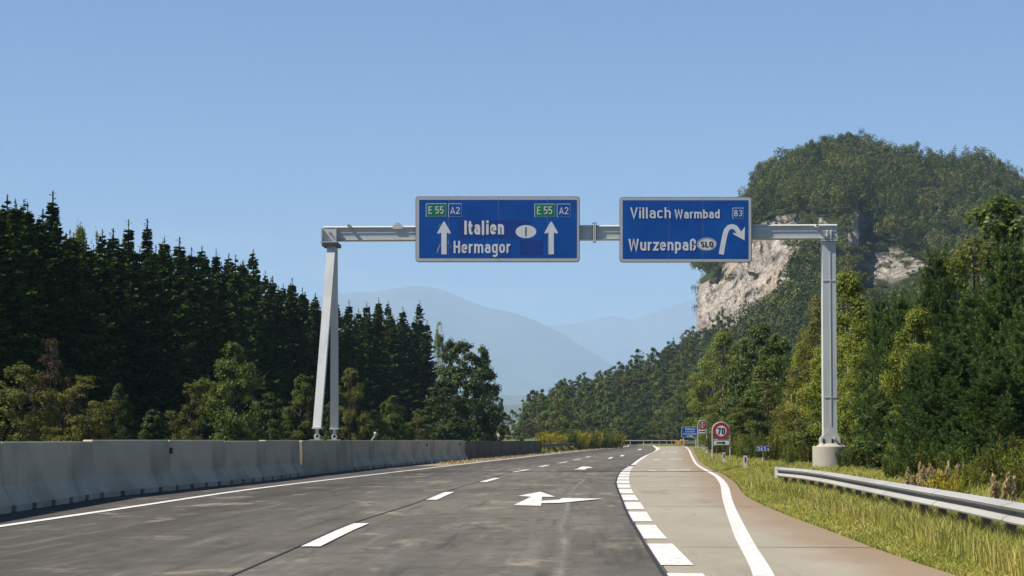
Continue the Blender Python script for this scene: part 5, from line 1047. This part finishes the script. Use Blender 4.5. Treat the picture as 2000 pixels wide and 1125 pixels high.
# right: trees and thicket along the exit
for args in [('birch_tree', 'green_a', 1965, 378, 88, 435, 'tall green tree reaching highest at the picture edge', 'tree'), ('birch_tree', 'birch_a', 2065, 350, 92, 377, 'green birch mostly beyond the picture edge', 'tree'), ('birch_tree', 'autumn_a', 1905, 455, 86, 246, 'orange-tinged tree between the tall green tree and the pines', 'tree'),
             ('birch_tree', 'birch_a', 1868, 500, 74, 217, 'green tree half hidden by the pine tops', 'tree'), ('birch_tree', 'birch_a', 1795, 600, 58, 174, 'yellow-green birch between the dark pines', 'tree'),
             ('pine_tree', 'pine_a', 1765, 575, 62, 190, 'dark pine with forked upright shoots below the small cliff', 'tree'), ('pine_tree', 'pine_b', 1834, 500, 66, 230, 'tallest dark pine with several leading shoots', 'tree'), ('pine_tree', 'pine_c', 1905, 570, 55, 230, 'blue-green pine nearest to the guardrail bend', 'tree'),
             ('pine_tree', 'pine_a', 1978, 470, 52, 260, 'dense pine with one high leader by the picture edge', 'tree'), ('pine_tree', 'pine_b', 2050, 540, 47, 280, 'large pine cut off by the picture edge', 'tree'), ('pine_tree', 'pine_c', 1722, 580, 70, 120, 'slender pine beside the tall birch', 'tree'), ('pine_tree', 'pine_a', 1855, 660, 50, 230, 'low spreading pine in front of the tall pines', 'tree'), ('pine_tree', 'pine_b', 1950, 690, 44, 260, 'low wide pine above the dry reed plume', 'tree'),
             ('pine_tree', 'pine_c', 1800, 690, 55, 170, 'short pine behind the leaning pale sapling', 'tree'),
             ('birch_tree', 'birch_a', 1657, 528, 80, 217, 'tall sunlit birch right behind the gantry post', 'tree'), ('birch_tree', 'birch_b', 1697, 590, 76, 174, 'narrow birch between post and pines', 'tree'), ('birch_tree', 'autumn_a', 1602, 572, 96, 152, 'yellow-orange birch left of the gantry post', 'tree'), ('birch_tree', 'birch_a', 1630, 640, 84, 174, 'low birch crown crossing the gantry post', 'tree'),
             ('birch_tree', 'birch_b', 1572, 640, 108, 130, 'birch with gaps left of the yellow-orange one', 'tree'), ('birch_tree', 'olive_b', 1598, 700, 90, 174, 'olive young tree behind the round footing', 'tree'), ('birch_tree', 'birch_a', 1684, 690, 72, 188, 'bushy birch right of the post foot', 'tree'), ('birch_tree', 'green_b', 1728, 720, 66, 174, 'green bushy tree in front of the slender pine', 'tree'),
             ('pine_tree', 'pine_a', 1545, 690, 118, 80, 'small dark pine among the birches left of the post', 'tree'), ('broadleaf_tree', 'green_a', 1528, 650, 132, 166, 'green tree under the foot of the cliff', 'tree'), ('broadleaf_tree', 'dark_a', 1488, 632, 155, 159, 'dark tree under the lower cliff edge', 'tree'), ('broadleaf_tree', 'green_b', 1455, 660, 165, 145, 'mid green tree above the kilometre sign', 'tree'),
             ('broadleaf_tree', 'birch_a', 1414, 645, 248, 145, 'bright yellow-green tree rising above the 70 sign', 'tree'), ('broadleaf_tree', 'green_a', 1390, 684, 260, 121, 'green tree between the 70 sign and the 50 sign', 'tree'), ('broadleaf_tree', 'dark_b', 1364, 735, 380, 107, 'dark tree directly behind the 50 sign', 'tree'), ('broadleaf_tree', 'green_b', 1338, 752, 450, 95, 'light green tree behind the far blue board', 'tree'),
             ('broadleaf_tree', 'olive_a', 1312, 778, 470, 81, 'olive tree left of the far blue board', 'tree'), ('broadleaf_tree', 'dark_a', 1456, 742, 160, 105, 'dark bushy tree right of the 70 sign', 'tree'), ('broadleaf_tree', 'olive_b', 1500, 740, 125, 145, 'olive bushy tree over the kilometre sign', 'tree'), ('broadleaf_tree', 'green_a', 1468, 775, 120, 116, 'low green tree left of the kilometre sign', 'tree'),
             ('broadleaf_tree', 'olive_a', 1412, 762, 215, 101, 'olive tree hidden behind the 70 sign', 'tree'), ('broadleaf_tree', 'autumn_a', 1548, 745, 105, 116, 'thin yellow-leaved tree left of the footing', 'tree'), ('broadleaf_tree', 'dark_b', 1770, 740, 62, 217, 'dark broadleaf tree in the shade between the pines', 'tree'), ('broadleaf_tree', 'dark_a', 1640, 760, 78, 174, 'dark thicket tree directly behind the round footing', 'tree'),
             ('broadleaf_tree', 'dark_b', 1900, 760, 60, 290, 'dark broadleaf tree deep in the thicket by the reeds', 'tree'), ('broadleaf_tree', 'dark_a', 2010, 740, 56, 290, 'dark broadleaf tree behind the guardrail at the picture edge', 'tree')]:
    plant(*args)
under = ['shrub_a', 'shrub_b', 'shrub_c']
for i, (x, y, d, w) in enumerate(((1400, 850, 150, 60), (1430, 845, 118, 60), (1452, 850, 100, 60), (1475, 838, 98, 70), (1505, 850, 88, 60), (1525, 835, 92, 70), (1552, 840, 84, 70), (1578, 850, 80, 60), (1668, 845, 72, 60), (1695, 850, 66, 80), (1722, 860, 62, 80), (1755, 868, 56, 80), (1790, 862, 50, 90), (1830, 868, 48, 110),
                                  (1872, 872, 44, 110), (1915, 868, 42, 120), (1962, 850, 40, 140), (2015, 862, 38, 150), (1745, 890, 48, 70), (1985, 905, 33, 120), (1890, 905, 38, 90), (1392, 850, 235, 40), (1376, 846, 300, 40), (1540, 868, 76, 46), (1650, 872, 66, 50))):
    plant('shrub', under[i % 3], x, y, d, w, 'knee to head high leafy shrub at the foot of the roadside trees', 'bush', 'shrubs along the foot of the trees by the exit')
# leaning pale sapling without leaves
sp = thing('bare_sapling', 'thin pale leaning birch sapling without leaves behind the guardrail', 'tree', (X_at(1760, 57), 57, 0)); o = sp.location
pts = [P(1763, 926, 57), P(1757, 900, 57), P(1750, 880, 57), P(1744, 858, 57), P(1736, 838, 57)]; mb = MB(); mb.tube(pts, [.035, .03, .028, .022, .012], 7); mb.build('trunk', 'birch_bark', sp, o)
mb = MB(); mb.tube([pts[2], P(1758, 866, 57), P(1762, 852, 57)], [.014, .01, .005], 5); mb.tube([pts[3], P(1738, 846, 57), P(1731, 846, 57)], [.012, .008, .004], 5); mb.build('branch', 'birch_bark', sp, o)
# goldenrod and bushes on the median
gx = [(1068, 842, 190, 46, 'goldenrod'), (1084, 844, 196, 40, 'goldenrod'), (1100, 838, 205, 44, 'shrub_a'), (1118, 840, 214, 40, 'shrub_b'), (1134, 842, 222, 34, 'goldenrod'), (1146, 838, 232, 40, 'shrub_a'), (1160, 842, 240, 30, 'goldenrod'), (1172, 840, 250, 36, 'shrub_a'),
      (1186, 841, 262, 36, 'shrub_b'), (1198, 844, 270, 30, 'shrub_a'), (1208, 846, 282, 24, 'goldenrod'), (1090, 836, 225, 50, 'shrub_a'), (1126, 836, 240, 50, 'shrub_a'), (1158, 836, 262, 46, 'shrub_b'), (1190, 838, 290, 40, 'shrub_a')]
for x, y, d, w, k in gx:
    plant('goldenrod_bush' if k == 'goldenrod' else 'shrub', k, x, y, d, w * 1.7, 'yellow flowering goldenrod bush behind the dark median rail' if k == 'goldenrod' else 'green bush between the goldenrod behind the dark median rail', 'bush', 'goldenrod on the median' if k == 'goldenrod' else 'green bushes on the median')
for x, y, d, w in ((1068, 873, 172, 16), (1082, 872, 178, 22), (1099, 872, 188, 18), (1115, 871, 200, 20), (1132, 871, 215, 18), (1150, 870, 232, 18), (1170, 869.5, 250, 20), (1190, 868.5, 275, 16)):
    plant('weed_tuft', 'weed', x, y, d, w, 'green weed tuft growing under the dark median rail', 'plant', 'weed tufts under the median rail')
# reed plumes and goldenrod behind the near guardrail
def reed(label, x, ytop, d, n, seed):
    rng = np.random.default_rng(seed); o = Vector((X_at(x, d), d, 0)); H = P(x, ytop, d).z; th = thing('reed_clump', label, 'reeds', o)
    for k in range(n):
        b = np.array([rng.normal(0, .07), rng.normal(0, .07), 0]); h = H * rng.uniform(.72, 1.0); t_ = b + np.array([rng.normal(.05, .07), rng.normal(0, .05), h]); v, f = tubes([([b, (b + t_) / 2 + np.array([.01, 0, 0]), t_], [.006, .005, .003])], 5)
        st_ = link('stalk', mesh_np('stalk', v, [f], ['dry_grass']), th)
        q = rng.uniform(.62, 1.0, 90); c = b + (t_ - b) * q[:, None] + unit(90, rng) * (.030 * np.sin((q - .58) / .45 * 3.0))[:, None]; A = unit(90, rng) * .5 + np.array([.1, 0, .9]); A /= np.linalg.norm(A, axis=1)[:, None]
        v, f = leaf_quads(c, A, .085, .020, rng); link('plume', mesh_np('plume', v, [f], ['dry_grass']), st_)
reed('pair of pale dry reed plumes first behind the guardrail', 1789, 908, 27.5, 6, 1); reed('tall pale reed plumes left of the yellow goldenrod', 1812, 898, 27.0, 7, 2); reed('leaning reed plumes above the yellow goldenrod', 1840, 902, 26.0, 7, 3); reed('single dry reed plume by the picture edge', 1953, 926, 21.0, 5, 4)
plant('goldenrod_bush', 'goldenrod', 1832, 920, 25.5, 100, 'yellow goldenrod right behind the near guardrail', 'bush'); plant('goldenrod_bush', 'goldenrod', 1868, 924, 25.0, 90, 'smaller yellow goldenrod next to the reed plumes', 'bush')

# wooded slope below the cliff: single trees; forest on the hill: one mass
rng = np.random.default_rng(99); n_s = 0; kinds = [('green', 0), ('dark green', 1), ('olive', 2), ('mid green', 3), ('brownish', 4), ('deep green', 5)]
cand = []
while len(cand) < 235:
    u = rng.uniform(1032, 1640); v = rng.uniform(0.0, 0.42) ** 0.9
    if v > KN[1] and u > 1361: continue
    p, y = hill_point(np.array([u]), np.array([v]))
    if y[0] > 858 or rocky(np.array([u]), np.array([y[0] - 22]), .03)[0] and u > 1361: continue
    if all((p[0][0] - q[0]) ** 2 + (p[0][1] - q[1]) ** 2 > 6.2 ** 2 for q, _, _ in cand): cand.append((p[0], u, v))
    n_s += 1
    if n_s > 20000: break
for p, u, v in cand:
    if rng.random() < .09: nm, key, sp_ = 'dark pointed', 'far_spruce', 'spruce_tree'
    else: nm, k = kinds[int(rng.choice(6, p=[.22, .22, .16, .18, .08, .14]))]; key, sp_ = f'slope_{k}', 'broadleaf_tree'
    s = SPEC[key]; h = rng.uniform(8.5, 13.0); w = rng.uniform(6.2, 9.0) if key != 'far_spruce' else 4.0
    o = thing(sp_, f'{nm} tree on the wooded slope at the foot of the cliff', 'tree', (p[0], p[1], p[2] - 0.8), f'{nm} trees on the wooded slope'); o.scale = (w / s['W'], w / s['W'], h / s['H']); o.rotation_euler = (0, 0, rng.uniform(0, 6.28))
    link('trunk', s['trunk'], o); link('crown', s['crown'], o)
protos = []
for k in range(6):
    r2 = np.random.default_rng(200 + k); m = 13; cc = np.stack([r2.normal(0, .26, m), r2.normal(0, .26, m), r2.uniform(.30, .88, m)], -1); cr_ = r2.uniform(.16, .27, m) * (1.12 - .4 * cc[:, 2]); n = 900
    i = r2.integers(0, m, n); d = unit(n, r2); d[:, 2] = np.where((d[:, 2] < -.2) & (r2.random(n) < .7), -d[:, 2], d[:, 2]); C = cc[i] + d * (cr_[i] * r2.random(n) ** .3)[:, None]; A = d * .8 + unit(n, r2) * .55 + np.array([0, 0, .15]); protos.append((C, A, r2.uniform(.05, .085, n)))
Vs, tones = [], []
hill_pts, hill_low = [], []
for _ in range(60000):
    u = rng.uniform(1362, 2200); v = KN[1] + (0.90 - KN[1]) * rng.random() if rng.random() < .85 else rng.uniform(.08, KN[1])
    if v < KN[1] and u < 1470: continue
    p, y = hill_point(np.array([u]), np.array([v])); p, y = p[0], y[0]
    on_rock = v <= KN[3] and rocky(np.array([u]), np.array([y - 4.0]), .02)[0]
    if on_rock and rng.random() > .03: continue
    low = v <= KN[3] and ((u > 1555 and any(rocky(np.full(6, u + du), y - np.array([4.0, 20, 35, 50, 65, 80]), .08).any() for du in (-18, 0, 18))) or rocky(np.full(3, u), y - np.array([12.0, 25, 38]), .0).any())
    if KN[1] < v < KN[2] and (rng.random() < .35 or u < 1384): continue
    if v >= KN[2] and u < 1376: continue
    if any((p[0] - q[0]) ** 2 + (p[1] - q[1]) ** 2 + .8 * (p[2] - q[2]) ** 2 < 6.3 ** 2 for q in hill_pts[-1500:]): continue
    hill_pts.append(p); hill_low.append(low)
    if len(hill_pts) >= 1700: break
for p, low in zip(hill_pts, hill_low):
    C, A, L = protos[int(rng.integers(0, 6))]; a = rng.uniform(0, 6.28); h = rng.uniform(9, 16.5) * (.34 if low else 1); w = rng.uniform(7.0, 11.5) * (.62 if low else 1); ca, sa_ = math.cos(a), math.sin(a)
    Rz = np.array([[ca, -sa_, 0], [sa_, ca, 0], [0, 0, 1.]]); c = (C @ Rz.T) * np.array([w, w, h]) + p + np.array([0, 0, -1.2]); v, f = leaf_quads(c, A, L * w, L * w * .8, rng, A @ Rz.T); Vs.append(v); tones.append(np.full(len(f), rng.random()))
Vh = np.concatenate(Vs)
hf_me = mesh_np('hill_forest', Vh, [np.arange(len(Vh)).reshape(-1, 4)], ['hill_leaves']); at = hf_me.attributes.new('tone', 'FLOAT', 'FACE'); at.data.foreach_set('value', np.concatenate(tones).astype(np.float32))
props(link('hill_forest', hf_me), 'dense mixed green forest covering the limestone hill', 'forest', kind='stuff')

# ------------------------------------------------------------------ grass
def grass(name, label, mat, pts, h, w, seed, lean=.5, cat='grass'):
    rng = np.random.default_rng(seed); n = len(pts); a = rng.uniform(0, 6.283, n); dx, dy = np.cos(a), np.sin(a); ln = rng.uniform(.1, 1, n) * lean * h; b = rng.uniform(0, 6.283, n)
    B = np.stack([np.cos(b), np.sin(b), 0 * b], -1) * w[:, None] / 2; m = pts + np.stack([dx * ln * .35, dy * ln * .35, h * .6], -1); t_ = pts + np.stack([dx * ln, dy * ln, h * (1 - .25 * lean)], -1)
    V = np.stack([pts - B, pts + B, m + B * .8, t_, m - B * .8], 1).reshape(-1, 3); i = np.arange(n) * 5
    return props(link(name, mesh_np(name, V, [np.stack([i, i + 1, i + 2, i + 4], -1), np.stack([i + 4, i + 2, i + 3], -1)], [mat])), label, cat, kind='stuff')
rng = np.random.default_rng(5)
def strip_pts(n, fa, fb, y0, y1, pw=1.0):
    Y = np.exp(rng.uniform(math.log(y0), math.log(y1), n)); a, b = fa(Y), fb(Y); X = a + (b - a) * rng.random(n) ** pw; return np.stack([X, Y, np.full(n, -.02)], -1)
p = strip_pts(230000, lambda Y: paved(Y) + .02, lambda Y: paved(Y) + 2.2 + Y * .05, 13, 130, 1.15); e = np.clip((p[:, 0] - paved(p[:, 1])) / .8, .25, 1)
grass('verge_grass', 'sunlit yellow-green grass on the verge beside the exit lane', 'grass_blades', p, (rng.uniform(.07, .24, len(p)) * e + .03) * (1 + .15 * (p[:, 1] > 40)), .006 + .00040 * p[:, 1], 1, .8)
p = strip_pts(2200, lambda Y: paved(Y) + .35, lambda Y: paved(Y) + 2.4 + Y * .05, 16, 180, 1.0)
grass('dry_grass', 'tan seed stalks standing in the verge grass', 'dry_grass', p, rng.uniform(.16, .36, len(p)), .004 + .00022 * p[:, 1], 2, .7)
p = strip_pts(42000, lambda Y: np.where(Y < 41, np.minimum(paved(Y) + 1.2, 3.75), paved(Y) + 1.0), lambda Y: paved(Y) + 6.0 + Y * .03, 18, 110, 1.0)
grass('tall_grass', 'taller grass behind the guardrail at the foot of the trees', 'grass_blades', p, rng.uniform(.16, .40, len(p)), .008 + .0004 * p[:, 1], 3, .6)
rail_x = lambda Y: np.interp(Y, [q[1] for q in gr_pts], [q[0] for q in gr_pts])
p = strip_pts(15000, lambda Y: rail_x(Y) - .42, lambda Y: rail_x(Y) + .5, 14, 46)
grass('tall_grass', 'long pale grass growing up around the guardrail posts', 'grass_blades', p, rng.uniform(.18, .45, len(p)), .006 + .00036 * p[:, 1], 8, .6)
p = strip_pts(450, lambda Y: rail_x(Y) - .5, lambda Y: rail_x(Y) + .6, 15, 46)
grass('dry_grass', 'dry seed stalks sticking up along the guardrail', 'dry_grass', p, rng.uniform(.28, .54, len(p)), .004 + .00024 * p[:, 1], 9, .6)
p = strip_pts(16000, lambda Y: left_line(Y) - 7, lambda Y: left_line(Y) - 1.2, 165, 330)
grass('median_grass', 'green grass on the median under the dark rail', 'grass_blades', p, rng.uniform(.15, .45, len(p)), .05 + 0 * p[:, 0], 4, .5)
p = strip_pts(5000, strip_r, right_l, 346, 540); p2 = strip_pts(6000, lambda Y: paved(Y) + .3, lambda Y: paved(Y) + 5, 130, 330)
grass('verge_grass', 'far strip of sunlit grass at the road fork', 'grass_blades', np.concatenate([p, p2]), np.concatenate([rng.uniform(.15, .35, 5000), rng.uniform(.05, .16, 6000)]), np.full(11000, .09), 5, .5)
p = strip_pts(2600, lambda Y: left_line(Y) - 1.5, lambda Y: left_line(Y) - .3, 90, 330)
grass('weeds', 'dry weeds in the gravel beside the road edge line', 'dry_grass', p, rng.uniform(.05, .2, len(p)), .02 + .0002 * p[:, 1], 6, .8)

# ------------------------------------------------------------------ air
mb = MB(); mb.box((-30000, -260, -2.0), (30000, 30000, HAZE_TOP)); me = bpy.data.meshes.new('haze'); me.from_pydata(mb.v, [], mb.f); me.update()
hz = link('haze', me); props(hz, kind='stuff')
hm = bpy.data.materials.new('haze'); hm.use_nodes = True; hn = hm.node_tree; hn.nodes.clear(); ho = hn.nodes.new('ShaderNodeOutputMaterial'); hv = hn.nodes.new('ShaderNodeVolumePrincipled')
hv.inputs['Color'].default_value = (0.55, 0.76, 1.0, 1); hv.inputs['Density'].default_value = HAZE_DENSITY; hv.inputs['Anisotropy'].default_value = 0.0
hn.links.new(hv.outputs[0], ho.inputs['Volume']); me.materials.append(hm)
